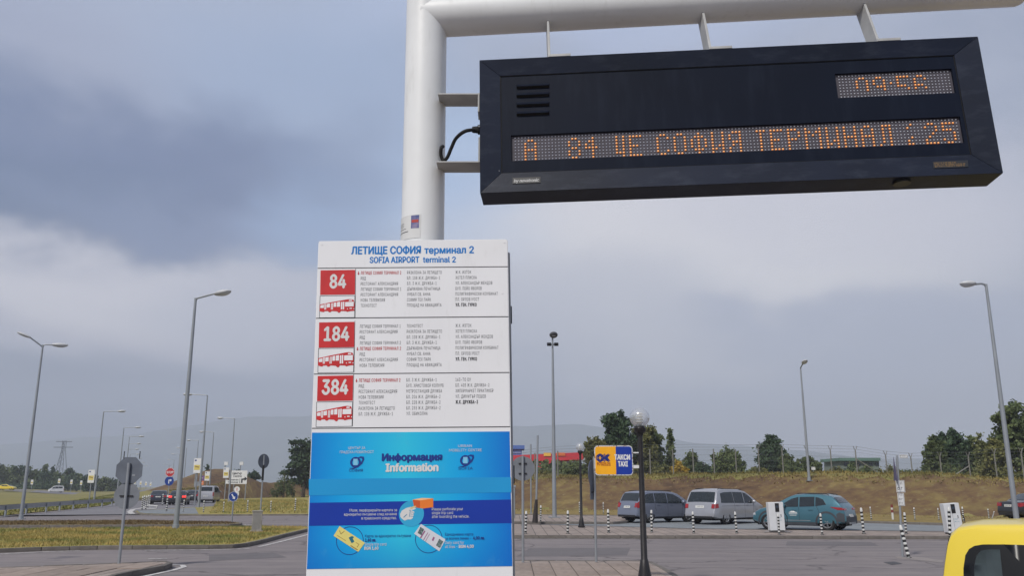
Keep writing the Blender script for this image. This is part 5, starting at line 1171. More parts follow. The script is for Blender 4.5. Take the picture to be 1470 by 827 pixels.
def car(label, cat, loc, yaw, spec, colour, group=None, brake=False, name='parked_car'):
    """body lofted through stations; x forward from the rear bumper, y left"""
    L, W, top = spec['L'], spec['W'], spec['top']; H_ = max(z for _, z in top)
    belt = spec.get('belt', .98); tum = spec.get('tum', .80); wr_ = spec.get('wheel', .33) * 1.04; ax = spec['axles']
    t = empty(name, loc, yaw, label=label, cat=cat, group=group)
    tx = np.array([p[0] for p in top]); tz = np.array([p[1] for p in top])
    zt = lambda x: float(np.interp(x, tx, tz))
    def plan(x):
        a = max(0, (.55 - x) / .55); b_ = max(0, (x - (L - 1.0)) / 1.0); return 1 - .10 * a ** 2 - .20 * b_ ** 2.2
    def wid(x, z):
        zz = min(max(z, .2), H_)
        if zz < .5: f = .955 + .045 * (zz - .2) / .3
        elif zz < belt: f = 1 - .02 * (zz - .5) / (belt - .5)
        else: f = .98 - (.98 - tum) * ((zz - belt) / (H_ - belt)) ** 1.15
        return W / 2 * f * plan(x)
    xs = sorted(set([round(float(v), 3) for v in np.linspace(0, L, 36)] + [round(p[0], 3) for p in top])); xs = [x for i, x in enumerate(xs) if i == 0 or x - xs[i - 1] > .012]
    zb = spec.get('ground', .22) + .05; rings = []
    for x in xs:
        z1 = zt(x); zlow = zb + max(0, (.35 - x)) * .3 + max(0, x - L + .35) * .3; hgt = max(z1 - zlow, .05)
        cr = min(.07, hgt * .3); ys = []
        pts = [(0, zlow), (wid(x, zlow) * .9, zlow), (wid(x, zlow + .05), zlow + min(.05, hgt * .2))]
        for k in range(1, 7): z = zlow + .05 + (z1 - cr - zlow - .05) * k / 6; pts.append((wid(x, z), z))
        wt_ = wid(x, z1 - cr); pts += [(wt_ * .985, z1 - cr * .45), (wt_ * .94, z1 - cr * .12), (wt_ * .84, z1 + .0), (wt_ * .5, z1 + .018), (0, z1 + .025)]
        rings.append([(x, y, z) for y, z in pts] + [(x, -y, z) for y, z in pts[-2:0:-1]])
    m_ = len(rings[0]); vs = sum(rings, []); fs = [(i * m_ + k, i * m_ + (k + 1) % m_, (i + 1) * m_ + (k + 1) % m_, (i + 1) * m_ + k) for i in range(len(xs) - 1) for k in range(m_)]
    fs += [tuple(range(m_)), tuple((len(xs) - 1) * m_ + k for k in range(m_ - 1, -1, -1))]
    body = MB().add(vs, fs).build('body', colour, t, smooth=False)
    cut = MB()
    for a in ax:
        for s_ in (-1, 1): cut.tube([(a, s_ * (W / 2 - .26), wr_ + .01), (a, s_ * (W / 2 + .1), wr_ + .01)], wr_ * 1.17, 28)
    co_ = cut.build('cutter', arch_m); bo = body.modifiers.new('cut', 'BOOLEAN'); bo.operation = 'DIFFERENCE'; bo.object = co_; bo.solver = 'EXACT'
    try: bo.material_mode = 'TRANSFER'
    except Exception: pass
    dg = bpy.context.evaluated_depsgraph_get(); me = bpy.data.meshes.new_from_object(body.evaluated_get(dg)); body.modifiers.clear(); body.data = me; bpy.data.objects.remove(co_)
    me.shade_smooth()
    try: me.set_sharp_from_angle(angle=math.radians(32))
    except Exception: pass
    ty_, rm, dk = wheel_meshes()
    for a in ax:
        for s_ in (-1, 1):
            w = inst('wheel', ty_, t, (a, s_ * (W / 2 - .125), wr_), (0, random.uniform(0, 1), 0), (wr_, .95, wr_)); inst('rim', rm, w, (0, 0, 0), (0, 0, 0 if s_ > 0 else math.pi)); inst('brake_disc', dk, w)
    def side(name_, pts, m2, off=.006, th=.0, par=None, both=True):
        out = []
        for s_ in ((-1, 1) if both else (-1,)):
            # subdivide the outline and follow the flank
            mb = MB(); x0_, x1_ = min(p[0] for p in pts), max(p[0] for p in pts); ks = max(1, math.ceil((x1_ - x0_) / .12))
            for k in range(ks):
                q_ = pts
                if k: q_ = clip(q_, x0_ + (x1_ - x0_) * k / ks, False)
                if k < ks - 1: q_ = clip(q_, x0_ + (x1_ - x0_) * (k + 1) / ks, True)
                if len(q_) < 3: continue
                z0_, z1_ = min(p[1] for p in q_), max(p[1] for p in q_); kz = max(1, math.ceil((z1_ - z0_) / .16))
                for m3 in range(kz):
                    fl_ = lambda pl: [(b, a) for a, b in pl]
                    P_ = q_
                    if m3: P_ = fl_(clip(fl_(P_), z0_ + (z1_ - z0_) * m3 / kz, False))
                    if m3 < kz - 1: P_ = fl_(clip(fl_(P_), z0_ + (z1_ - z0_) * (m3 + 1) / kz, True))
                    if len(P_) < 3: continue
                    tri = tessellate_polygon([[Vector((p[0], p[1], 0)) for p in P_]]); mb.add([(p[0], s_ * (wid(p[0], p[1]) + off), p[1]) for p in P_], [tuple(q) for q in tri])
            n = len(pts); v = [(p[0], s_ * (wid(p[0], p[1]) + off), p[1]) for p in pts]; v += [(x, y - s_ * (off + .01), z) for x, y, z in v]
            mb.add(v, [(i, (i + 1) % n, (i + 1) % n + n, i + n) for i in range(n)])
            out.append(mb.build(name_, m2, par or t, smooth=True))
        return out
    for w in spec['side']: side('side_window', w, mat('taxi_glass', (62, 72, 74), .12, var=.2, scale=2.5) if name == 'yellow_taxi' else win_m, .011 if name == 'yellow_taxi' else .006)
    for w in spec.get('gaps', []):
        for a, b_ in zip(w, w[1:]):
            d = Vector((b_[0] - a[0], b_[1] - a[1])).normalized(); n2 = Vector((-d.y, d.x)) * .007
            side('door_gap', [(a[0] - n2.x, a[1] - n2.y), (b_[0] - n2.x, b_[1] - n2.y), (b_[0] + n2.x, b_[1] + n2.y), (a[0] + n2.x, a[1] + n2.y)], trim_m, .002)
    for hx_, hz_ in spec.get('handles', []): side('door_handle', [(hx_, hz_), (hx_ + .18, hz_), (hx_ + .18, hz_ + .035), (hx_, hz_ + .035)], colour, .03)
    def over(name_, x0, x1, f, m2, off=.008, nx_=6, par=None, f0=None):
        """a sheet lying on the upper outline between x0 and x1, half width fraction f"""
        v, g = [], []
        for i in range(nx_ + 1):
            x = x0 + (x1 - x0) * i / nx_; z = zt(x); e = .01; dx_, dz_ = 2 * e, zt(x + e) - zt(x - e); n2 = Vector((-dz_, dx_)).normalized(); wt_ = wid(x, z - .05)
            ff = f + ((f0 if f0 is not None else f) - f) * i / nx_
            for k in range(9):
                q = -1 + 2 * k / 8; y = q * wt_ * ff; zc_ = .025 * (1 - (q * ff) ** 2)
                v.append((x + n2.x * off, y, z + zc_ + n2.y * off))
        for i in range(nx_):
            for k in range(8): g.append((i * 9 + k, i * 9 + k + 1, (i + 1) * 9 + k + 1, (i + 1) * 9 + k))
        n = len(v); v += [(x - 0.0, y, z - .03) for x, y, z in v]
        return MB().add(v, g).build(name_, m2, par or t, smooth=True)
    rw = spec['rear']; over('rear_window', rw[0], rw[1], rw[2], win_m)
    fw = spec['front']; over('windscreen', fw[0], fw[1], fw[2], win_m)
    # lamps at the tail: flank polygon plus strip across the rear face
    for pl in spec['tail']: side('tail_light', pl, brake_m if brake else tail_m, .012)
    for s_ in (-1, 1):
        for (ya, yb_, za, zb2) in spec.get('tailface', []):
            xx = float(np.interp((za + zb2) / 2, tz[:spec['nt']], tx[:spec['nt']]))
            MB().box((xx - .004, s_ * (ya + yb_) / 2, (za + zb2) / 2), (.05, yb_ - ya, zb2 - za), Matrix.Rotation(spec.get('ta', 0), 3, 'Y')).build('tail_light', brake_m if brake else tail_m, t, bevel=.01)
    pz = spec.get('plate', .82); xx = float(np.interp(pz, tz[:spec['nt']], tx[:spec['nt']]))
    pp = MB().box((xx - .012, 0, pz), (.02, .52, .12), Matrix.Rotation(spec.get('ta', 0), 3, 'Y')).build('number_plate', plate_m, t)
    tb = MB(); marks(tb, -.2, .2, pz - .03, .06, xx - .026, 5); tb.v = [(y_, x_, z_) for x_, y_, z_ in tb.v]; tb.build('lettering', ink, pp, kind='stuff')
    bz = spec.get('bump', .5)
    MB().box((.02, 0, .36), (.10, W * .80, .12)).build('bumper_insert', trim_m, t, bevel=.02)
    for s_ in (-1, 1):
        MB().box((L - .17, s_ * W * .33, .66), (.16, .34, .13), Matrix.Rotation(s_ * -.5, 3, 'Z')).build('headlight', head_m, t, bevel=.03)
        mx_, mz_ = spec.get('mirror', (L - 1.75, 1.02)); MB().sphere((mx_, s_ * (W / 2 + .09), mz_), 1, 12, 8, sc=(.08, .12, .09)).build('wing_mirror', spec.get('mirror_m', colour), t, smooth=True)
        if spec.get('rails'):
            a, b_ = spec['rails']; MB().tube([(a, s_ * wid(a, H_) * .88, zt(a) + .02), (a + .1, s_ * wid(a, H_) * .88, zt(a) + .06), (b_ - .1, s_ * wid(b_, H_) * .88, zt(b_) + .06), (b_, s_ * wid(b_, H_) * .88, zt(b_) + .02)], .018, 8).build('roof_rail', spec.get('rail_m', trim_m), t, smooth=True)
    MB().box((L / 2, 0, .24), (L * .9, W * .8, .06)).build('underside', arch_m, t)
    if spec.get('clad'):
        for a in ax:
            v, n = [], 18
            for s_ in (-1, 1):
                v = []
                for k in range(n + 1):
                    an = math.pi * (-.08 + 1.16 * k / n)
                    for rr in (wr_ * 1.16, wr_ * 1.38):
                        x = a + rr * math.cos(an); z = max(.24, wr_ + rr * math.sin(an)); v.append((x, s_ * (wid(x, z) + .014), z))
                MB().add(v, [(2 * k, 2 * k + 2, 2 * k + 3, 2 * k + 1) for k in range(n)]).build('arch_trim', spec['clad'], t, smooth=True)
        side('sill_trim', [(ax[0] + .4, .24), (ax[1] - .4, .24), (ax[1] - .4, .37), (ax[0] + .4, .37)], spec['clad'], .014)
        side('bumper_side_trim', [(.05, .40), (.05, .74), (.25, .80), (ax[0] - wr_ * 1.2, .72), (ax[0] - wr_ * 1.30, .42)], spec['clad'], .013)
        MB().box((.03, 0, .50), (.12, W * .84, .30)).build('rear_bumper', spec['clad'], t, bevel=.05)
        MB().box((-.035, 0, .34), (.04, W * .5, .08)).build('skid_plate', steel, t, bevel=.01)
    return t, side
zafira = dict(L=4.47, W=1.80, top=[(0, .42), (.01, .62), (.05, .84), (.12, .98), (.22, 1.16), (.40, 1.50), (.52, 1.60), (.9, 1.645), (1.8, 1.655), (2.6, 1.60), (2.95, 1.50), (3.55, 1.14), (3.75, 1.03), (4.15, .90), (4.38, .74), (4.45, .58), (4.47, .40)], belt=1.0, axles=(.86, 3.56), nt=7,
              side=[[(.52, 1.04), (.60, 1.44), (.85, 1.52), (1.22, 1.54), (1.22, 1.03)], [(1.27, 1.03), (1.27, 1.54), (2.1, 1.54), (2.1, 1.01)], [(2.15, 1.01), (2.15, 1.54), (2.62, 1.47), (3.02, 1.28), (3.28, 1.08), (3.26, 1.0)]],
              gaps=[[(1.24, 1.0), (1.24, .75), (1.34, .62)], [(2.12, 1.0), (2.12, .32)], [(3.2, .98), (3.12, .6), (3.1, .34)], [(1.3, .33), (3.1, .33)]], handles=[(1.36, .92), (2.25, .92)],
              rear=(.20, .43, .86), front=(2.92, 3.62, .90), tail=[[(.06, .78), (.10, 1.05), (.22, 1.12), (.30, .98), (.22, .80)]], tailface=[(.62, .80, .80, 1.04)], ta=.35, plate=.83, mirror=(3.12, 1.08), rails=(.7, 2.6), belt_=0)
voyager = dict(L=4.80, W=1.98, top=[(0, .40), (.0, .60), (.04, .74), (.10, .98), (.14, 1.08), (.42, 1.62), (.58, 1.72), (1.2, 1.765), (2.4, 1.74), (2.95, 1.64), (3.25, 1.50), (3.85, 1.13), (4.05, 1.05), (4.5, .92), (4.7, .76), (4.78, .58), (4.8, .38)], belt=1.03, axles=(.98, 3.98), nt=6,
               side=[[(.58, 1.08), (.66, 1.55), (.95, 1.60), (1.72, 1.62), (1.72, 1.06)], [(1.76, 1.06), (1.76, 1.62), (2.62, 1.60), (2.62, 1.05)], [(2.68, 1.05), (2.68, 1.59), (2.95, 1.54), (3.3, 1.34), (3.58, 1.10), (3.56, 1.04)]],
               gaps=[[(1.74, 1.04), (1.74, .34)], [(2.65, 1.04), (2.65, .34)], [(3.5, 1.02), (3.45, .6), (3.4, .34)], [(.6, .92), (3.5, .92)]], handles=[(1.86, .95), (2.78, .95)],
               rear=(.15, .41, .88), front=(3.2, 3.9, .90), tail=[[(.10, .80), (.12, 1.02), (.32, 1.04), (.34, .84)]], tailface=[(.72, .90, .80, 1.02)], ta=.3, plate=.88, mirror=(3.35, 1.12), rails=(.7, 2.8), wheel=.34)
kona = dict(L=4.18, W=1.80, top=[(0, .42), (.0, .60), (.05, .84), (.10, 1.0), (.22, 1.14), (.46, 1.38), (.60, 1.49), (1.0, 1.55), (1.7, 1.57), (2.2, 1.53), (2.45, 1.44), (3.1, 1.08), (3.25, 1.02), (3.75, .92), (4.0, .80), (4.15, .62), (4.18, .42)], belt=.99, tum=.78, axles=(.80, 3.40), nt=6, ground=.24,
            side=[[(.78, 1.12), (.92, 1.34), (1.12, 1.42), (1.25, 1.44), (1.25, 1.05)], [(1.29, 1.05), (1.29, 1.45), (1.95, 1.44), (1.95, 1.02)], [(2.0, 1.02), (2.0, 1.44), (2.3, 1.36), (2.62, 1.18), (2.8, 1.04), (2.78, 1.0)]],
            gaps=[[(1.2, 1.04), (1.1, .8), (1.2, .5), (1.26, .40)], [(1.98, 1.0), (1.98, .40)], [(2.78, .98), (2.74, .6), (2.8, .40)]], handles=[(1.38, .88), (2.1, .86)],
            rear=(.26, .50, .82), front=(2.38, 3.06, .90), tail=[[(.06, .90), (.12, 1.0), (.62, 1.03), (.30, .90)]], tailface=[(.46, .80, .89, .97)], ta=.4, plate=.66, mirror=(2.62, 1.06), rails=(.7, 2.1), wheel=.34)
kona['clad'] = mat('cladding_grey', (62, 66, 72), .6)
sedan = dict(L=4.5, W=1.78, top=[(0, .42), (.0, .60), (.05, .86), (.12, .98), (.62, 1.04), (1.25, 1.38), (1.5, 1.43), (2.1, 1.45), (2.6, 1.38), (3.35, 1.0), (3.55, .95), (4.2, .84), (4.42, .66), (4.5, .42)], belt=.95, axles=(.9, 3.6), nt=4,
             side=[[(1.0, 1.0), (1.35, 1.30), (2.0, 1.36), (2.0, .98)], [(2.05, .98), (2.05, 1.36), (2.5, 1.30), (3.02, 1.02), (3.0, .97)]], gaps=[[(2.02, .96), (2.02, .34)]], handles=[(1.3, .86), (2.2, .86)],
             rear=(.68, 1.22, .84), front=(2.62, 3.28, .9), tail=[[(.06, .74), (.08, .96), (.32, .96), (.26, .78)]], tailface=[(.5, .82, .76, .94)], ta=.15, plate=.80, mirror=(2.95, 1.0))
vanT = dict(L=4.9, W=1.92, top=[(0, .45), (.0, .62), (.04, 1.05), (.12, 1.32), (.24, 1.82), (.36, 1.92), (1.0, 1.96), (2.9, 1.95), (3.3, 1.88), (4.1, 1.26), (4.25, 1.16), (4.7, 1.0), (4.85, .8), (4.9, .45)], belt=1.12, tum=.86, axles=(1.0, 4.0), nt=5, ground=.24,
            side=[[(.5, 1.22), (.52, 1.76), (1.7, 1.78), (1.7, 1.20)], [(1.76, 1.20), (1.76, 1.78), (2.8, 1.78), (2.8, 1.18)], [(2.88, 1.18), (2.88, 1.76), (3.2, 1.72), (3.75, 1.30), (3.8, 1.18)]], gaps=[[(1.73, 1.16), (1.73, .36)], [(2.84, 1.16), (2.84, .36)]], handles=[(1.86, 1.05)],
            rear=(.125, .238, .84), front=(3.34, 4.05, .92), tail=[[(.03, .80), (.06, 1.22), (.16, 1.22), (.14, .80)]], tailface=[(.80, .90, .80, 1.22)], ta=.08, plate=.78, mirror=(3.75, 1.26), wheel=.34)
def heading(a, b_): return math.atan2(b_[1] - a[1], b_[0] - a[0])
c_blue = paint_mat('paint_blue_grey', (126, 132, 148), .5); c_silver = paint_mat('paint_silver', (172, 172, 176), .55); c_teal = paint_mat('paint_teal', (62, 108, 122), .35)
c_dark = paint_mat('paint_dark_navy', (38, 40, 54), .3); c_black = paint_mat('paint_black', (32, 34, 38), .3); c_white = paint_mat('paint_white', (206, 206, 206), 0); c_yellow = mat('paint_taxi_yellow', (224, 198, 58), .3, 0, var=.02, scale=1.5, coat=.5)
# parked on the right; placed by the spot of the rear wheel nearest to the camera
def park(spec, px_, py_, yaw, near=-1):
    p = G(px_, py_, .01); c, s_ = math.cos(yaw), math.sin(yaw); lx, ly = spec['axles'][0], near * (spec['W'] / 2 - .1)
    return Vector((p.x - (c * lx - s_ * ly), p.y - (s_ * lx + c * ly), .008))
park_dir = math.atan2(G(1350, 757, 0).y - G(900, 752, 0).y, G(1350, 757, 0).x - G(900, 752, 0).x)
ya = math.radians(31); car('blue-grey minivan parked behind the globe lamp post, seen from its rear corner', 'minivan', park(zafira, 932, 751.5, ya), ya, zafira, c_blue, 'cars parked at the charging bays')
ya = math.radians(42); car('silver minivan with tinted windows parked between the blue-grey and the teal car', 'minivan', park(voyager, 1042, 753.6, ya), ya, voyager, c_silver, 'cars parked at the charging bays')
ya = math.pi - math.radians(37); tk, side = car('teal crossover with white door logo parked behind the left charging station', 'electric car', park(kona, 1189, 763.4, ya, 1), ya, kona, c_teal, 'cars parked at the charging bays')
# white ride logo on the front door (small car outline with two text lines)
lg = [[(2.06, .78), (2.14, .795), (2.20, .83), (2.32, .835), (2.39, .79), (2.44, .78), (2.43, .76), (2.07, .76)]]
for q in lg: side('door_logo', q, white, .004)
for q in ([(2.06, .70), (2.44, .70), (2.44, .72), (2.06, .72)], [(2.10, .64), (2.40, .64), (2.40, .658), (2.10, .658)], [(1.5, .42), (2.7, .42), (2.7, .45), (1.5, .45)]): side('door_stripe', q, white if q[0][1] > .5 else steel, .004)
ya = math.radians(8); b = G(1449, 749, .12); car('dark car partly cut off by the right edge, with its red tail light visible', 'car', b, ya, sedan, c_black)
# left, on the boulevard, seen from behind
bd = math.radians(90 + 24)
car('dark navy car waiting on the boulevard, leftmost of the group', 'car', G(226, 724.6, .01), math.radians(108), sedan, c_dark, 'vehicles waiting on the boulevard')
car('dark car with lit red brake lights behind the tall lamp pole', 'car', G(253, 725.6, .01), math.radians(104), sedan, c_black, 'vehicles waiting on the boulevard', brake=True)
car('black car between the braking car and the silver van', 'car', G(273, 722, .01), math.radians(101), sedan, c_black, 'vehicles waiting on the boulevard')
car('silver passenger van waiting at the right of the boulevard queue', 'van', G(294, 722.6, .01), math.radians(99), vanT, c_silver, 'vehicles waiting on the boulevard')
# far highway
fz = lambda x, y: (lambda p: Vector((p.x, p.y, hz(p.x, p.y) + .09)))(G(x, y, 1.0))
wv = car('small white van driving on the far road between the lamp poles', 'van', fz(92, 703.7), math.radians(208), vanT, c_white)[0]; wv.scale = (.8, .9, .95)
car('pale yellow taxi at the left edge on the far road', 'taxi', fz(-3, 703.8), math.radians(5), sedan, c_yellow, 'yellow taxis on the far road')
for i, x in enumerate((143, 149.5, 156, 163)):
    q_ = D(x, 702, 420 + i * 9); car('distant yellow taxi, %s from the left in a row of four far taxis' % ['first', 'second', 'third', 'fourth'][i], 'taxi', Vector((q_.x, q_.y, hz(q_.x, q_.y) + .08)), math.radians(288), sedan, c_yellow, 'yellow taxis on the far road')
# the yellow taxi in the corner
taxi = dict(L=4.4, W=1.74, top=[(0, .42), (.0, .60), (.03, .86), (.075, 1.05), (.115, 1.25), (.15, 1.40), (.185, 1.48), (.25, 1.53), (.40, 1.556), (.9, 1.572), (1.6, 1.58), (2.6, 1.56), (2.95, 1.48), (3.6, 1.12), (3.75, 1.05), (4.2, .90), (4.35, .7), (4.4, .42)], belt=.95, tum=.84, axles=(.8, 3.55), nt=6,
            side=[[(.34, 1.0), (.355, 1.20), (.38, 1.29), (.42, 1.335), (.48, 1.348), (.57, 1.35), (.57, .99)], [(.76, .99), (.76, 1.30), (.80, 1.345), (1.96, 1.35), (1.96, .97)], [(2.08, .97), (2.08, 1.34), (2.6, 1.32), (3.2, 1.05), (3.2, .97)]],
            gaps=[[(2.02, .96), (2.02, .36)], [(.86, .95), (1.0, .7)]], handles=[(1.1, .88), (2.2, .88)], rear=(.08, .17, .84), front=(3.0, 3.55, .9), tail=[[(.03, .7), (.05, .96), (.12, .96), (.12, .7)]], tailface=[(.72, .80, .7, .94)], ta=.3, plate=.8, mirror=(3.1, 1.05))
TYAW = math.radians(-34); p = D(1352, 827, 8.1)
tc_, ts_ = math.cos(TYAW), math.sin(TYAW); lx, ly = .08, -taxi['W'] / 2 * .9
tx_, sd_ = car('yellow taxi whose roof and dark rear side window fill the bottom right corner', 'taxi', Vector((p.x - (tc_ * lx - ts_ * ly), p.y - (ts_ * lx + tc_ * ly), .008)), TYAW, taxi, c_yellow, name='yellow_taxi')
MB().tube([(2.2, 0, 1.59), (2.05, 0, 1.78)], .006, 6).build('aerial', rubber, tx_)
wf = [(.245, .95), (.265, 1.18), (.29, 1.29), (.325, 1.345), (.37, 1.373), (.44, 1.388), (.6, 1.394), (1.4, 1.396), (2.5, 1.38), (2.74, 1.30), (3.32, 1.02), (3.3, .94), (1.5, .95)]
sd_('window_frame', wf, mat('window_frame_black', (16, 17, 19), .3, spec=.4), .003)

# ---------------------------------------------------------------- banner boards on the lamps
bn_y = mat('banner_yellow', (200, 182, 96), .6, var=0)
def banner(x0, y0, x1, y1, Y, label, group, pole=True):
    a, c_ = D(x0, y1, Y), D(x1, y0, Y); t = empty('banner_board', ((a.x + c_.x) / 2, Y, hz((a.x + c_.x) / 2, Y)), label=label, cat='advertising board', group=group)
    w = c_.x - a.x; z0, z1 = a.z - t.location.z, c_.z - t.location.z
    f = MB().box((0, 0, (z0 + z1) / 2), (w, .12, z1 - z0)).build('panel', white, t, bevel=.01)
    h = z1 - z0
    MB().box((0, -.063, z0 + h * .38), (w * .8, .005, h * .34)).build('picture', bn_y, f)
    MB().box((-w * .25, -.063, z0 + h * .86), (w * .24, .005, h * .10)).build('emblem', bluem, f)
    MB().box((0, -.067, z0 + h * .42), (w * .6, .004, h * .07), Matrix.Rotation(.2, 3, 'Y')).build('stripe', mat('banner_brown', (140, 110, 60), .6), f)
    MB().tube([(0, .1, 0), (0, .1, z0 + .1)], .07, 8).build('post', steel, t)
gb = 'yellow and white banner boards along the boulevard'
banner(277.4, 658.4, 289.4, 679.6, 88, 'largest white and yellow banner board, above the braking cars', gb)
banner(293.6, 677.4, 301.6, 690.6, 130, 'small banner board right of the purple sign pole, above the silver van', gb)
banner(320.2, 671.8, 329.2, 686.6, 118, 'banner board just left of the white direction sign', gb)
banner(125.6, 675, 136.8, 693.6, 118, 'banner board standing alone between the far lamps at left', gb)
ga = 'small white banner boards beside the far road'
for i, (x, y) in enumerate([(46, 692.6), (85, 691), (102.6, 692.4), (116.6, 693.6), (184, 691.6), (193.5, 692.4), (202, 693.8), (209.6, 694.8), (216.2, 695.6)]):
    banner(x - 2.1 + i * .08, y - 3.4 + i * .1, x + 2.1 - i * .08, y + 3.4 - i * .1, 235 + i * 12, 'tiny white banner board beside the far road, %s of nine counted from the left' % ['first', 'second', 'third', 'fourth', 'fifth', 'sixth', 'seventh', 'eighth', 'last'][i], ga)

# ---------------------------------------------------------------- guard rail
gp = [G(x, y, 0) for x, y in ((-70, 749.5), (0, 742.6), (50, 737.6), (100, 732.6), (150, 728), (172, 724))]
gr = empty('guard_rail', (gp[0].x, gp[0].y + .4, 0), label='long galvanised guard rail curving along the edge of the left meadow', cat='guard rail')
o0 = gr.location
prof = [(0, .42), (-.05, .48), (-.05, .53), (0, .585), (-.05, .64), (-.05, .69), (0, .75)]
path = smooth_path([p - o0 + Vector((0, .45, 0)) for p in gp], 5); v, f = [], []
for i, p in enumerate(path):
    for dy, z in prof: v.append((p.x, p.y + dy, z))
m_ = len(prof)
for i in range(len(path) - 1):
    for j in range(m_ - 1): f.append((i * m_ + j, (i + 1) * m_ + j, (i + 1) * m_ + j + 1, i * m_ + j + 1))
MB().add(v, f).build('rail', steel, gr, smooth=True)
pm = MB().box((0, 0, .33), (.10, .10, .70)).build('post', lampgrey, mesh_only=True)
acc = 0
for a, b_ in zip(path, path[1:]):
    acc += (b_ - a).length
    if acc > 3.2: acc = 0; inst('post', pm, gr, (b_.x, b_.y + .10, 0))
ML = [G(x, y, 0) for x, y in ((-300, 745), (-70, 747), (0, 741.6), (50, 736.6), (100, 731.8), (150, 726.6), (176, 718), (190, 710.4), (200, 704.8), (100, 704.8), (-300, 705.4))]
ml = sheet('left_meadow', [(p.x, p.y + .3) for p in ML], .05, grass_far)
o_ = tufts('meadow_grass', scatter_poly([(p.x, p.y + .5) for p in ML[1:9]], 9000, .04), .16, .12, blade_c); props(o_, 'green and yellow meadow grass beyond the guard rail at left', 'grass')

# ---------------------------------------------------------------- trees
def leaf_mat(name, c1, c2, rnd=.12):
    m = mat(name, c1, .75, var=0, col2=c2, scale=1.6, rnd=rnd, spec=.2, detail=3); n, l = m.node_tree.nodes, m.node_tree.links
    b = n['Principled BSDF']; tr = n.new('ShaderNodeBsdfTranslucent'); mx = n.new('ShaderNodeMixShader'); mx.inputs[0].default_value = .22
    l.new(b.inputs['Base Color'].links[0].from_socket, tr.inputs[0]); l.new(b.outputs[0], mx.inputs[1]); l.new(tr.outputs[0], mx.inputs[2]); l.new(mx.outputs[0], n['Material Output'].inputs[0]); return m
lf_mid = leaf_mat('leaves_mid', (112, 122, 80), (74, 88, 54)); lf_dark = leaf_mat('leaves_dark', (80, 98, 70), (54, 70, 52)); lf_olive = leaf_mat('leaves_olive', (122, 120, 74), (86, 90, 52)); lf_pale = leaf_mat('leaves_pale', (122, 126, 84), (96, 100, 62)); lf_yel = leaf_mat('leaves_yellow', (176, 146, 52), (132, 112, 46))
bark = mat('bark', (78, 66, 54), .9, var=.2, scale=6, bump=.4, bscale=20)
def leaves(blobs, n, size, seed):
    """many small leaf-clump faces spread through lumpy volumes: blobs = (x,y,z,rx,ry,rz)"""
    R_ = np.random.default_rng(seed); vol = np.array([b[3] * b[4] * b[5] for b in blobs]) ** .67; vol /= vol.sum(); P_ = []
    for b, w in zip(blobs, vol):
        k = max(8, int(n * w)); sub = max(5, int(k / 60)); cs = R_.normal(size=(sub, 3)); cs /= np.linalg.norm(cs, axis=1)[:, None]; cs *= R_.uniform(.35, .95, (sub, 1))
        j = R_.integers(0, sub, k); q = cs[j] + R_.normal(0, .24, (k, 3)); P_.append(np.array(b[:3]) + q * np.array(b[3:6]))
    P_ = np.concatenate(P_); lo_ = R_.random(len(P_)) < .10; P_[lo_] += R_.normal(0, size * .9, (int(lo_.sum()), 3)); n = len(P_); a = R_.normal(size=(n, 3)); a /= np.linalg.norm(a, axis=1)[:, None]; c = np.cross(a, R_.normal(size=(n, 3))); c /= np.linalg.norm(c, axis=1)[:, None]
    s1 = size * R_.uniform(.5, 1.3, (n, 1)); s2 = s1 * R_.uniform(.45, .8, (n, 1))
    v = np.stack([P_ - a * s1, P_ - c * s2, P_ + a * s1, P_ + c * s2], 1); me = bpy.data.meshes.new('crown'); me.vertices.add(n * 4); me.vertices.foreach_set('co', v.ravel())
    me.loops.add(n * 4); me.loops.foreach_set('vertex_index', np.arange(n * 4, dtype=np.int32)); me.polygons.add(n); me.polygons.foreach_set('loop_start', np.arange(0, n * 4, 4, dtype=np.int32)); me.polygons.foreach_set('loop_total', np.full(n, 4, dtype=np.int32)); me.update(); me.validate(); return me
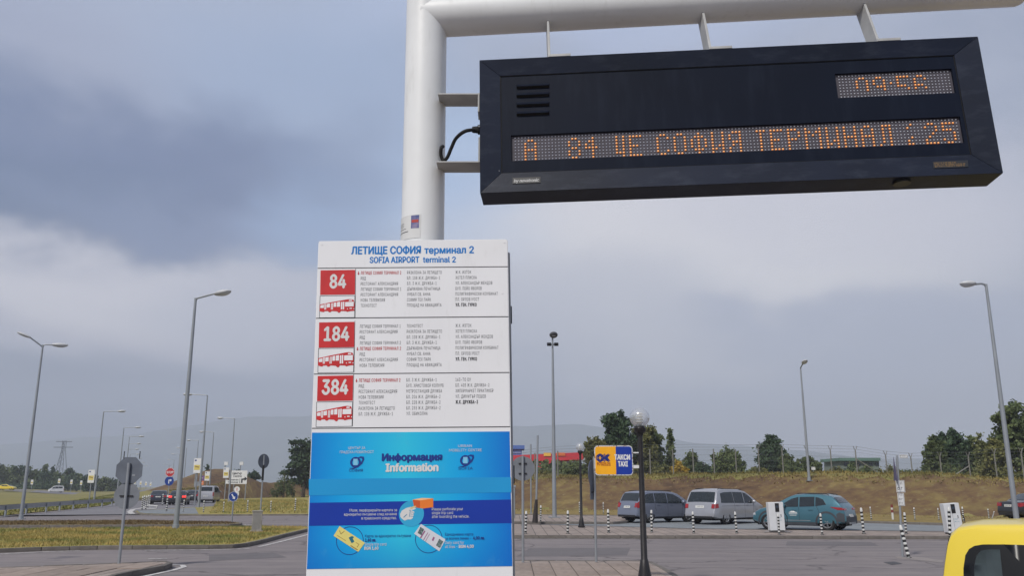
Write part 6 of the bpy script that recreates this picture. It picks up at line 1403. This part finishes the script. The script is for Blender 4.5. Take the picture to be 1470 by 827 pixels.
def tree(name, label, x0, x1, ytop, Y, kind='round', m=None, n=3000, leaf=.22, group=None, cat='tree', seed=0, ybase=None, base=.25):
    rr = random.Random(seed * 7 + int(x0)); xc = (x0 + x1) / 2; p = D(xc, 690, Y); gz = hz(p.x, Y); top = D(xc, ytop, Y).z; H_ = top - gz; w = (D(x1, ytop, Y).x - D(x0, ytop, Y).x) / 2 * (1.15 if kind in ('round', 'block', 'poplar') and x1 - x0 < 60 else 1)
    t = empty(name, (p.x, Y, gz), label=label, cat=cat, group=group); B = []
    if kind == 'round':
        for k in range(20):
            a = k * 2.4 + seed; f = (k + rr.uniform(0, 1)) / 20; r = w * rr.uniform(.30, .44); zz = H_ * (base + (1 - base) * (.16 + .70 * f)) ; sp = w * (1 - .40 * max(0, f - .4) ** 1.4 * 1.5) * .78
            B.append((math.cos(a) * sp * rr.uniform(.35, 1), math.sin(a) * sp * rr.uniform(.4, 1), min(zz, H_ - r * .8), r, r, r * rr.uniform(.75, 1.1)))
        B.append((0, 0, H_ * (base + .38 * (1 - base)), w * .62, w * .6, H_ * (1 - base) * .34)); B.append((rr.uniform(-.2, .2) * w, 0, H_ - w * .28, w * .3, w * .3, w * .3))
    elif kind == 'poplar':
        for k in range(9): f = (k + .5) / 9; B.append((rr.uniform(-.25, .25) * w, rr.uniform(-.2, .2) * w, H_ * (base + (1 - base) * f), w * (.9 - .55 * f), w * (.9 - .55 * f), H_ * .085))
    elif kind == 'conifer':
        for k in range(10): f = (k + .5) / 10; B.append((rr.uniform(-.12, .12) * w, 0, H_ * (base + (1 - base) * f), w * (1.02 - .92 * f), w * (1.02 - .92 * f), H_ * .07))
    elif kind == 'block':
        for k in range(12): f = (k + .5) / 12; ww = w * (.92 if f < .7 else .92 - (f - .7) * 1.7); B.append((rr.uniform(-.2, .2) * w, rr.uniform(-.2, .2) * w, H_ * (base + (1 - base) * f * .97), ww * .85, ww * .85, H_ * .10))
    elif kind == 'shrub':
        for k in range(9):
            u = -1 + 2 * (k + .5) / 9; h2 = H_ * (1 - .45 * abs(u) ** 1.6) * rr.uniform(.72, 1.0); B.append((u * w * .86, rr.uniform(-.4, .4), h2 * .5, w * .2 + .2, .8, h2 * .46))
    elif kind == 'spiky':
        for k in range(9):
            u = -1 + 2 * (k + .5) / 9; h2 = H_ * (1 - .5 * abs(u) ** 1.5); B.append((u * w * .75, rr.uniform(-.4, .4), h2 * .45, w * .2, .7, h2 * .42))
        for k in range(9): u = rr.uniform(-.8, .8); h2 = H_ * (1 - .35 * abs(u)) * rr.uniform(.85, 1); B.append((u * w, rr.uniform(-.3, .3), h2 * .8, .16, .16, h2 * .2))
    elif kind == 'layered':
        for k in range(12):
            f = (k + .5) / 12; s_ = -1 if k % 2 else 1; ww = w * (.95 - .55 * abs(f - .35)); B.append((s_ * ww * rr.uniform(.25, .62), rr.uniform(-.4, .4) * w, H_ * (base + (1 - base) * f * .95), ww * .46, ww * .4, H_ * .05))
        B.append((0, 0, H_ * .6, w * .4, w * .4, H_ * .3))
    me = leaves(B, int(n * 1.9), leaf * .74, seed + 3); me.materials.append(m or lf_mid); c_ = inst('crown', me, t)
    tr = max(.08, min(.32, H_ * .028))
    MB().tube([(0, 0, -.3), (tr * .3, 0, H_ * .25), (0, 0, H_ * .55), (tr * .4, 0, H_ * .9)], [tr * 1.3, tr, tr * .6, tr * .2], 8).build('trunk', bark, t, smooth=True)
    lm = MB()
    for b in B[:7]:
        z0 = max(H_ * .12, b[2] - abs(b[0]) * .8 - .4); lm.tube([(0, 0, z0), (b[0] * .5, b[1] * .5, (z0 + b[2]) / 2 + .1), (b[0], b[1], b[2])], [tr * .5, tr * .33, tr * .12], 6)
    br = lm.build('limbs', bark, t, smooth=True); br['kind'] = 'stuff'
    return t
T = [('pine_tree', 'tall dark green tree top right behind the globe lamp', 866, 914, 591, 92, 'round', lf_dark, 5200, .24), ('broadleaf_tree', 'olive green spreading tree left of the taxi sign behind the small globe lamp', 838, 876, 628, 90, 'round', lf_olive, 3200, .22),
     ('broadleaf_tree', 'broad olive green tree right of the globe lamp head', 900, 946, 607, 94, 'round', lf_olive, 4800, .24), ('broadleaf_tree', 'lower green tree filling the gap beside the tall tree by the globe lamp', 924, 958, 619, 96, 'round', lf_mid, 3200, .22),
     ('poplar_tree', 'slender poplar standing alone right of the big tree group', 955, 971, 617, 98, 'poplar', lf_mid, 1700, .2), ('broadleaf_tree', 'small rounded grey green tree right of the slender poplar', 981, 1004, 649, 96, 'round', lf_mid, 1900, .2),
     ('broadleaf_tree', 'bright green bushy tree with spiky top shoots behind the silver minivan', 1018, 1074, 640, 88, 'spiky', lf_mid, 3600, .2), ('cypress_tree', 'dense dark upright tree, darkest on the crest, behind the charging station', 1092, 1128, 628, 100, 'block', lf_dark, 5600, .22),
     ('broadleaf_tree', 'low green tree leaning on the right of the dense dark tree', 1122, 1144, 652, 98, 'round', lf_mid, 1800, .2), ('broadleaf_tree', 'green spiky shrubby tree right behind the lamp on the slope', 1142, 1184, 649, 86, 'spiky', lf_mid, 2600, .2),
     ('broadleaf_tree', 'left crown of the dark tree clump at the right, behind the fence', 1328, 1362, 624, 84, 'round', lf_mid, 3600, .22), ('broadleaf_tree', 'tallest middle crown of the dark tree clump behind the fence', 1352, 1394, 617, 86, 'round', lf_dark, 5000, .24),
     ('broadleaf_tree', 'right crown of the dark tree clump behind the leaning fence brace', 1384, 1414, 627, 88, 'round', lf_mid, 3400, .22), ('birch_tree', 'pale thin-leaved tree between the dark clump and the right lamp', 1402, 1428, 622, 84, 'round', lf_pale, 1400, .2),
     ('broadleaf_tree', 'big green tree cut by the right edge of the view', 1432, 1500, 575, 78, 'round', lf_mid, 7000, .24), ('broadleaf_tree', 'lower green tree right behind the right street lamp', 1416, 1452, 630, 74, 'round', lf_olive, 3600, .2),
     ('layered_tree', 'dark layered tree on the mound just left of the information board', 402, 470, 630, 150, 'layered', lf_dark, 6500, .36)]
for i, (nm, lb, x0, x1, yt, Y, kd, m_, n_l, lfz) in enumerate(T): tree(nm, lb, x0, x1, yt, Y, kd, m_, n_l, lfz, seed=i + 1, base=.12 if kd != 'layered' else .2)
Sh = [('leafy shrub under the petrol station roof, right of the floodlight mast', 808, 850, 655, 92, lf_mid), ('low olive shrub at the fence below the petrol station roof', 735, 800, 672, 95, lf_olive), ('hedge-like shrub behind the taxi sign', 846, 912, 655, 86, lf_mid), ('shrub behind the fence under the broad olive tree', 905, 962, 658, 85, lf_olive),
      ('golden yellow shrub among green ones right of the poplar', 964, 984, 657, 86, lf_yel), ('low dark shrub between the small tree and the spiky tree', 998, 1024, 662, 88, lf_dark), ('low shrub left of the dense dark tree', 1080, 1102, 668, 84, lf_olive), ('low shrub right of the dense dark tree', 1128, 1150, 664, 86, lf_mid),
      ('bushy shrub left of the long green roof', 1188, 1212, 668, 84, lf_olive), ('dark bush in front of the long green roof', 1206, 1262, 662, 84, lf_mid), ('bush between green roof and sign post', 1258, 1300, 664, 86, lf_olive), ('low bush left of the dark tree clump', 1296, 1340, 668, 82, lf_dark),
      ('bush under the dark tree clump behind the fence', 1336, 1396, 664, 80, lf_mid), ('straw green bush at the foot of the right trees', 1392, 1440, 664, 76, lf_olive), ('leafy bush beside the pole of the right street lamp', 1430, 1480, 668, 72, lf_olive), ('low bush below the layered tree on the mound', 392, 424, 676, 146, lf_mid)]
for i, (lb, x0, x1, yt, Y, m_) in enumerate(Sh): tree('shrub', lb, x0, x1, yt, Y, 'shrub', m_, 1500, .18, cat='shrub', seed=40 + i)
# bushes on the far brown mound and scrub
for i, (x0, x1, yt, Y, kd) in enumerate([(292, 302, 668, 200, 'conifer'), (302, 318, 672, 195, 'shrub'), (316, 326, 668, 200, 'shrub'), (356, 372, 676, 190, 'shrub'), (330, 350, 672, 200, 'shrub')]):
    tree('mound_bush', ['small dark conifer left of the brown mound behind the van', 'dark bush on the left shoulder of the brown mound', 'dark bush on the crown of the brown mound', 'bush right of the direction sign on the mound', 'bush right behind the direction sign top'][i], x0, x1, yt, Y, kd, lf_dark, 900, .4, cat='bush', seed=70 + i)
# treeline beyond the far road
TL = [(-40, 20, 666), (4, 40, 669), (28, 60, 674), (52, 74, 678), (58, 68, 668), (70, 80, 672), (76, 92, 679), (90, 108, 672), (104, 120, 680), (118, 140, 682), (136, 160, 686), (156, 190, 690)]
lbls = ['at the very left edge', 'second from the left edge', 'third from the left edge', 'behind the double armed lamp', 'narrow one left of the pylon', 'just left of the pylon', 'right under the pylon', 'tall one right of the pylon', 'left of the lone banner board', 'behind the lone banner board', 'right of the lone banner board', 'low one towards the boulevard end']
for i, (x0, x1, yt) in enumerate(TL):
    tree('distant_tree', 'dark green tree in the line beyond the far road, ' + lbls[i], x0, x1, yt + 0.0, 320 + (i % 3) * 12, 'round' if x1 - x0 > 14 else 'poplar', lf_dark if i % 2 else lf_mid, 1500, .7, group='trees beyond the far road', seed=90 + i, base=.02)
hx = RNG.uniform(-340, -160, 9000); hy = 305 + RNG.uniform(0, 30, 9000); zz_ = RNG.uniform(0, 1, 9000) ** .8 * (2.8 + 1.6 * np.sin(hx * .11) + 1.0 * np.sin(hx * .31 + 1))
v_ = np.stack([hx, hy, zz_ + .9], 1)
def leaf_cloud(name, P_, size, m, label):
    n = len(P_); a = RNG.normal(size=(n, 3)); a /= np.linalg.norm(a, axis=1)[:, None]; c = np.cross(a, RNG.normal(size=(n, 3))); c /= np.linalg.norm(c, axis=1)[:, None]
    v = np.stack([P_ - a * size, P_ - c * size * .7, P_ + a * size, P_ + c * size * .7], 1); me = bpy.data.meshes.new(name); me.vertices.add(n * 4); me.vertices.foreach_set('co', v.ravel())
    me.loops.add(n * 4); me.loops.foreach_set('vertex_index', np.arange(n * 4, dtype=np.int32)); me.polygons.add(n); me.polygons.foreach_set('loop_start', np.arange(0, n * 4, 4, dtype=np.int32)); me.polygons.foreach_set('loop_total', np.full(n, 4, dtype=np.int32)); me.update(); me.validate(); me.materials.append(m)
    return props(link(bpy.data.objects.new(name, me)), label, 'undergrowth', kind='stuff')
leaf_cloud('distant_undergrowth', v_, .55, lf_dark, 'dark undergrowth filling the feet of the trees beyond the far road')
n = 16000; u_ = RNG.uniform(0, 1, n); xx_ = -178 - 480 * u_; yy_ = 340 + 900 * u_ + RNG.uniform(-25, 25, n)
leaf_cloud('far_scrub', np.stack([xx_, yy_, .6 + RNG.uniform(0, 1, n) * (3.2 + 2.0 * np.sin(xx_ * .09))], 1), 1.1, lf_mid, 'low green scrub running along the boulevard into the distance')
xx_ = RNG.uniform(1, 120, 9000) ; yy_ = RNG.uniform(104, 116, 9000)
leaf_cloud('crest_undergrowth', np.stack([xx_, yy_, hill(xx_, yy_) + RNG.uniform(0, 1, 9000) * (1.5 + .8 * np.sin(xx_ * .4))], 1), .28, lf_mid, 'low green undergrowth along the crest behind the security fence')

# ---------------------------------------------------------------- security fence
fpost = mat('fence_post', (120, 118, 112), .7, var=.1, scale=4); fwire = mat('fence_wire', (110, 112, 114), .5, .4)
fpx = [735, 768, 801, 834, 866, 900, 934, 967, 996, 1026, 1057.6, 1090.7, 1125, 1160, 1194.8, 1231, 1274, 1310, 1352, 1393, 1431, 1470]
fen = empty('security_fence', (0, 80, hz(0, 80)), label='tall wire security fence with Y-shaped barbed arms along the crest of the bank', cat='fence')
f0 = fen.location.copy(); tops = []
for i, x in enumerate(fpx):
    Y = 79.0 if x < 1300 else 79 - (x - 1300) * .085; p = D(x, 682, Y); g = hz(p.x, Y); q = Vector((p.x, Y, g)) - f0; hgt = 2.35
    MB().tube([q + Vector((0, 0, -.3)), q + Vector((0, 0, hgt))], .055, 6).build('post', fpost, fen)
    if x > 1080:
        a_ = MB(); a_.tube([q + Vector((0, 0, hgt - .02)), q + Vector((-.22, -.12, hgt + .42))], .03, 5); ao = a_.build('barbed_arm', fpost, fen)
        MB().tube([q + Vector((0, 0, hgt - .02)), q + Vector((.22, .12, hgt + .42))], .03, 5).build('barbed_arm', fpost, fen)
    tops.append(q)
    if x in (1231, 1393): MB().tube([q + Vector((0, 0, hgt * .7)), q + Vector((2.6 if x == 1231 else -3.0, 0, -.1))], .05, 6).build('brace', fpost, fen)
for hgt, dx in ((.3, 0), (.8, 0), (1.3, 0), (1.8, 0), (2.25, 0), (2.5, .1), (2.75, .2)):
    MB().tube([q + Vector((dx * .5, dx * .5, hgt)) for q in tops], .006 if hgt < 2.4 else .009, 4).build('wire', fwire, fen)
# chain-link mesh as diagonal wires
mesh_v, mesh_f = [], []
for a, b_ in zip(tops, tops[1:]):
    d = b_ - a; k = 14
    for i in range(-k // 2, k):
        for s_ in (1, -1):
            t0_, t1_ = (i / k, i / k + .72) if s_ > 0 else ((i + .72 * k) / k, i / k)
            za, zb_ = .1, 2.25
            def at_(tt, z): return a + d * tt + Vector((0, 0, z))
            ta, tb_ = t0_, t1_; c0, c1 = max(0, min(1, ta)), max(0, min(1, tb_))
            if c0 == c1: continue
            z0 = za + (zb_ - za) * ((c0 - ta) / (tb_ - ta)); z1 = za + (zb_ - za) * ((c1 - ta) / (tb_ - ta)); p0_, p1_ = at_(c0, z0), at_(c1, z1); w_3 = Vector((0, 0, .0035)); kk = len(mesh_v)
            mesh_v += [p0_ - w_3, p1_ - w_3, p1_ + w_3, p0_ + w_3]; mesh_f.append((kk, kk + 1, kk + 2, kk + 3))
mo = MB().add(mesh_v, mesh_f).build('chain_link', fwire, fen); mo['kind'] = 'stuff'
b = D(1167.5, 673, 80); sg = empty('small_white_sign', (b.x, 80, hz(b.x, 80)), label='tiny white sign on the crest just right of the lamp on the slope', cat='sign')
MB().box((0, 0, b.z - sg.location.z), (.38, .03, .28)).build('panel', white, sg, bevel=.01); MB().tube([(0, .03, 0), (0, .03, b.z - sg.location.z)], .03, 6).build('post', steel, sg)

# ---------------------------------------------------------------- petrol station and roofs beyond the crest
redp = mat('fascia_red', (196, 46, 58), .5, var=.06, scale=.3); blu = mat('tower_blue', (70, 106, 168), .6, var=.06, scale=.3); yel = mat('shop_yellow', (226, 176, 72), .5, var=.05)
Yb = 140.0
def bx(name, x0, x1, y0, y1, Y, dep, m_, parent, slope=0):
    a, c_ = D(x0, y1, Y), D(x1, y0, Y); b_ = D(x1, y1 + slope, Y); d_ = D(x1, y0 + slope, Y); o = parent.location if parent else Vector((0, 0, 0))
    e_ = D(x0, y0, Y); v = [(p.x - o.x, p.y - o.y + k, p.z - o.z) for k in (0, dep) for p in (a, b_, d_, e_)]
    return MB().add(v, [(0, 1, 2, 3), (4, 7, 6, 5), (0, 4, 5, 1), (1, 5, 6, 2), (2, 6, 7, 3), (3, 7, 4, 0)]).build(name, m_, parent)
ps = empty('petrol_station', (D(780, 680, Yb).x, Yb, hz(8, Yb)), label='petrol station with a long red canopy roof and yellow signs behind the bank', cat='petrol station')
bx('canopy', 700, 838, 655.6, 666, Yb, 12, redp, ps, slope=-6)
bx('fascia_sign', 780.6, 790.8, 650.3, 655.2, Yb - .15, .12, yel, ps); bx('fascia_sign', 798.6, 811.4, 650.2, 654.8, Yb - .15, .12, mat('fascia_orange', (214, 112, 60), .5), ps)
for x in (745, 783, 830): bx('column', x, x + 2.2, 656, 684, Yb + 2, .6, white, ps)
bx('kiosk', 740, 826, 664, 686, Yb + 9, 8, mat('kiosk_wall', (150, 146, 142), .7, var=.1, scale=.5), ps); bx('kiosk_window', 764, 812, 668, 677, Yb + 8.9, .15, win_m, ps)
for x0, x1, ya, yb_ in ((772, 782, 664, 672), (787, 793, 662.8, 667), (744, 752, 664, 671)): bx('price_board', x0, x1, ya, yb_, Yb - 1, .5, redp, ps)
bt = empty('blue_tower', (D(743, 680, 150).x, 150, hz(0, 150)), label='blue box-shaped building top just right of the information board', cat='building')
bx('wall', 722, 749, 645, 672, 150, 6, blu, bt); bx('roof_edge', 720, 753, 639.6, 645, 149.6, 7, blu, bt); bx('stripe', 724, 748, 649, 651, 149.9, .1, mat('tower_light', (120, 140, 180), .6), bt)
gb_ = empty('green_roof_building', (D(1234, 675, 112).x, 112, hz(46, 112)), label='long low building with a green roof behind the bushes and fence at right', cat='building')
gm3 = mat('roof_green', (92, 122, 110), .6, var=.08, scale=.5)
bx('wall', 1207, 1262, 662, 684, 112, 6, mat('wall_green_grey', (112, 122, 112), .8), gb_); bx('roof', 1205, 1264, 657.6, 662, 111.5, 7, gm3, gb_)
for x in range(1212, 1260, 9): bx('window', x, x + 5, 664.5, 669, 111.9, .15, win_m, gb_)
# antenna dishes on the mound skyline
for i, (x, y, yb_) in enumerate(((323, 664, 672), (345, 664, 674))):
    p = D(x, yb_, 210); t = empty('radio_mast', (p.x, 210, hz(p.x, 210)), label=['short radio mast on the skyline above the direction sign', 'second short radio mast right above the direction sign'][i], cat='mast')
    z1 = D(x, y, 210).z - t.location.z; MB().tube([(0, 0, 0), (0, 0, z1)], .12, 6).build('pole', lampgrey, t); MB().box((.2, 0, z1 - .3), (.9, .3, .8)).build('antenna', white, t, bevel=.02)

# pylon
Yp = 470.0; pb_ = D(85, 699, Yp); gzp = hz(pb_.x, Yp); ht = D(85, 633, Yp).z - gzp
py = empty('power_pylon', (pb_.x, Yp, gzp), label='grey steel lattice power pylon beyond the trees at left', cat='pylon'); pyl = MB(); wb, wt2 = 3.0, .7
lv = [(z, wb + (wt2 - wb) * min(1, z / (ht * .8))) for z in np.linspace(0, ht, 11)]
for (za, wa_), (zb_, wb_) in zip(lv, lv[1:]):
    for sx_, sy_ in ((1, 1), (1, -1), (-1, -1), (-1, 1)):
        pyl.bar((sx_ * wa_, sy_ * wa_, za), (sx_ * wb_, sy_ * wb_, zb_), .2)
    for s_ in (1, -1): pyl.bar((-wa_ * s_, -wa_, za), (wb_ * s_, -wb_, zb_), .10); pyl.bar((-wa_, -wa_ * s_, za), (-wb_, wb_ * s_, zb_), .10); pyl.bar((-wa_, -wa_, za + .05), (wa_, -wa_, za + .05), .10)
o_ = pyl.build('lattice', sign_back, py); o_['kind'] = 'stuff'
for z, w in ((ht * .98, 4.5), (ht * .86, 5.5)): MB().bar((-w, 0, z), (w * .9, 0, z), .35).build('cross_arm', sign_back, py)

# ---------------------------------------------------------------- mountains
def ridge(name, pts, Y, depth, m_, seed):
    R_ = np.random.default_rng(seed); X = np.array([D(p[0], p[1], Y).x for p in pts]); Z = np.array([D(p[0], p[1], Y).z for p in pts])
    xs = np.linspace(X[0], X[-1], 260); zs = np.interp(xs, X, Z); zs = np.convolve(np.pad(zs, 6, 'edge'), np.ones(13) / 13, 'valid'); ph = R_.uniform(0, 6, 8)
    for k, (f, a) in enumerate(((.004, 7), (.009, 4), (.02, 2.2), (.05, 1.0))): zs = zs + a * np.sin(xs * f + ph[k])
    v, f = [], []; K = 14
    for j in range(K + 1):
        u = j / K; y = Y - depth * (1 - u)
        wv = 14 * np.sin(xs * .012 + u * 5 + ph[5]) * u * (1 - u) + 8 * np.sin(xs * .03 - u * 9 + ph[6]) * u * (1 - u)
        v += [(float(a), y, float(max(b_, 0) * (u ** 1.3) - .5 + c_)) for a, b_, c_ in zip(xs, zs, wv)]
    n = len(xs)
    for j in range(K):
        for i in range(n - 1): f.append((j * n + i, j * n + i + 1, (j + 1) * n + i + 1, (j + 1) * n + i))
    k0 = len(v); v += [(float(a), Y + depth * .8, -2.0) for a in xs]
    for i in range(n - 1): f.append((K * n + i, K * n + i + 1, k0 + i + 1, k0 + i))
    me = bpy.data.meshes.new(name); me.from_pydata(v, [], f); me.shade_smooth(); me.materials.append(m_); return props(link(bpy.data.objects.new(name, me)), kind='structure')
mtn = ground_mat('mountain_hazed_forest', [(84, 96, 106), (92, 104, 112), (102, 112, 118)], .004, .02, bump=0)  # forest colour paled to blue-grey, so part of the haze is painted in
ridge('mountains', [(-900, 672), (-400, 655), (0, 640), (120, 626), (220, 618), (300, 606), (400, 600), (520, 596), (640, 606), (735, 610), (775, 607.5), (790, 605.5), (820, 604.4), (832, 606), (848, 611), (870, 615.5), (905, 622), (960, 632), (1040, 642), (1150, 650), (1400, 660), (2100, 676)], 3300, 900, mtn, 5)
if 0: ridge('hills', [(-900, 690), (0, 684), (200, 682), (330, 672), (480, 664), (600, 664), (735, 664), (900, 664), (1010, 652), (1200, 644), (1500, 646), (2100, 660)], 2300, 500, mtn, 9)

# ---------------------------------------------------------------- haze
hb = MB().box((0, 1700, 198), (7600, 4200, 400)); hm_ = bpy.data.materials.new('haze_air'); hm_.use_nodes = True; hn = hm_.node_tree.nodes; hn.clear()
ho, hv_ = hn.new('ShaderNodeOutputMaterial'), hn.new('ShaderNodeVolumePrincipled'); hv_.inputs['Color'].default_value = (.66, .71, .83, 1); hv_.inputs['Density'].default_value = .00042; hv_.inputs['Anisotropy'].default_value = 0
hm_.node_tree.links.new(hv_.outputs[0], ho.inputs['Volume'])
HAZE = hb.build('haze', hm_); HAZE['kind'] = 'stuff'
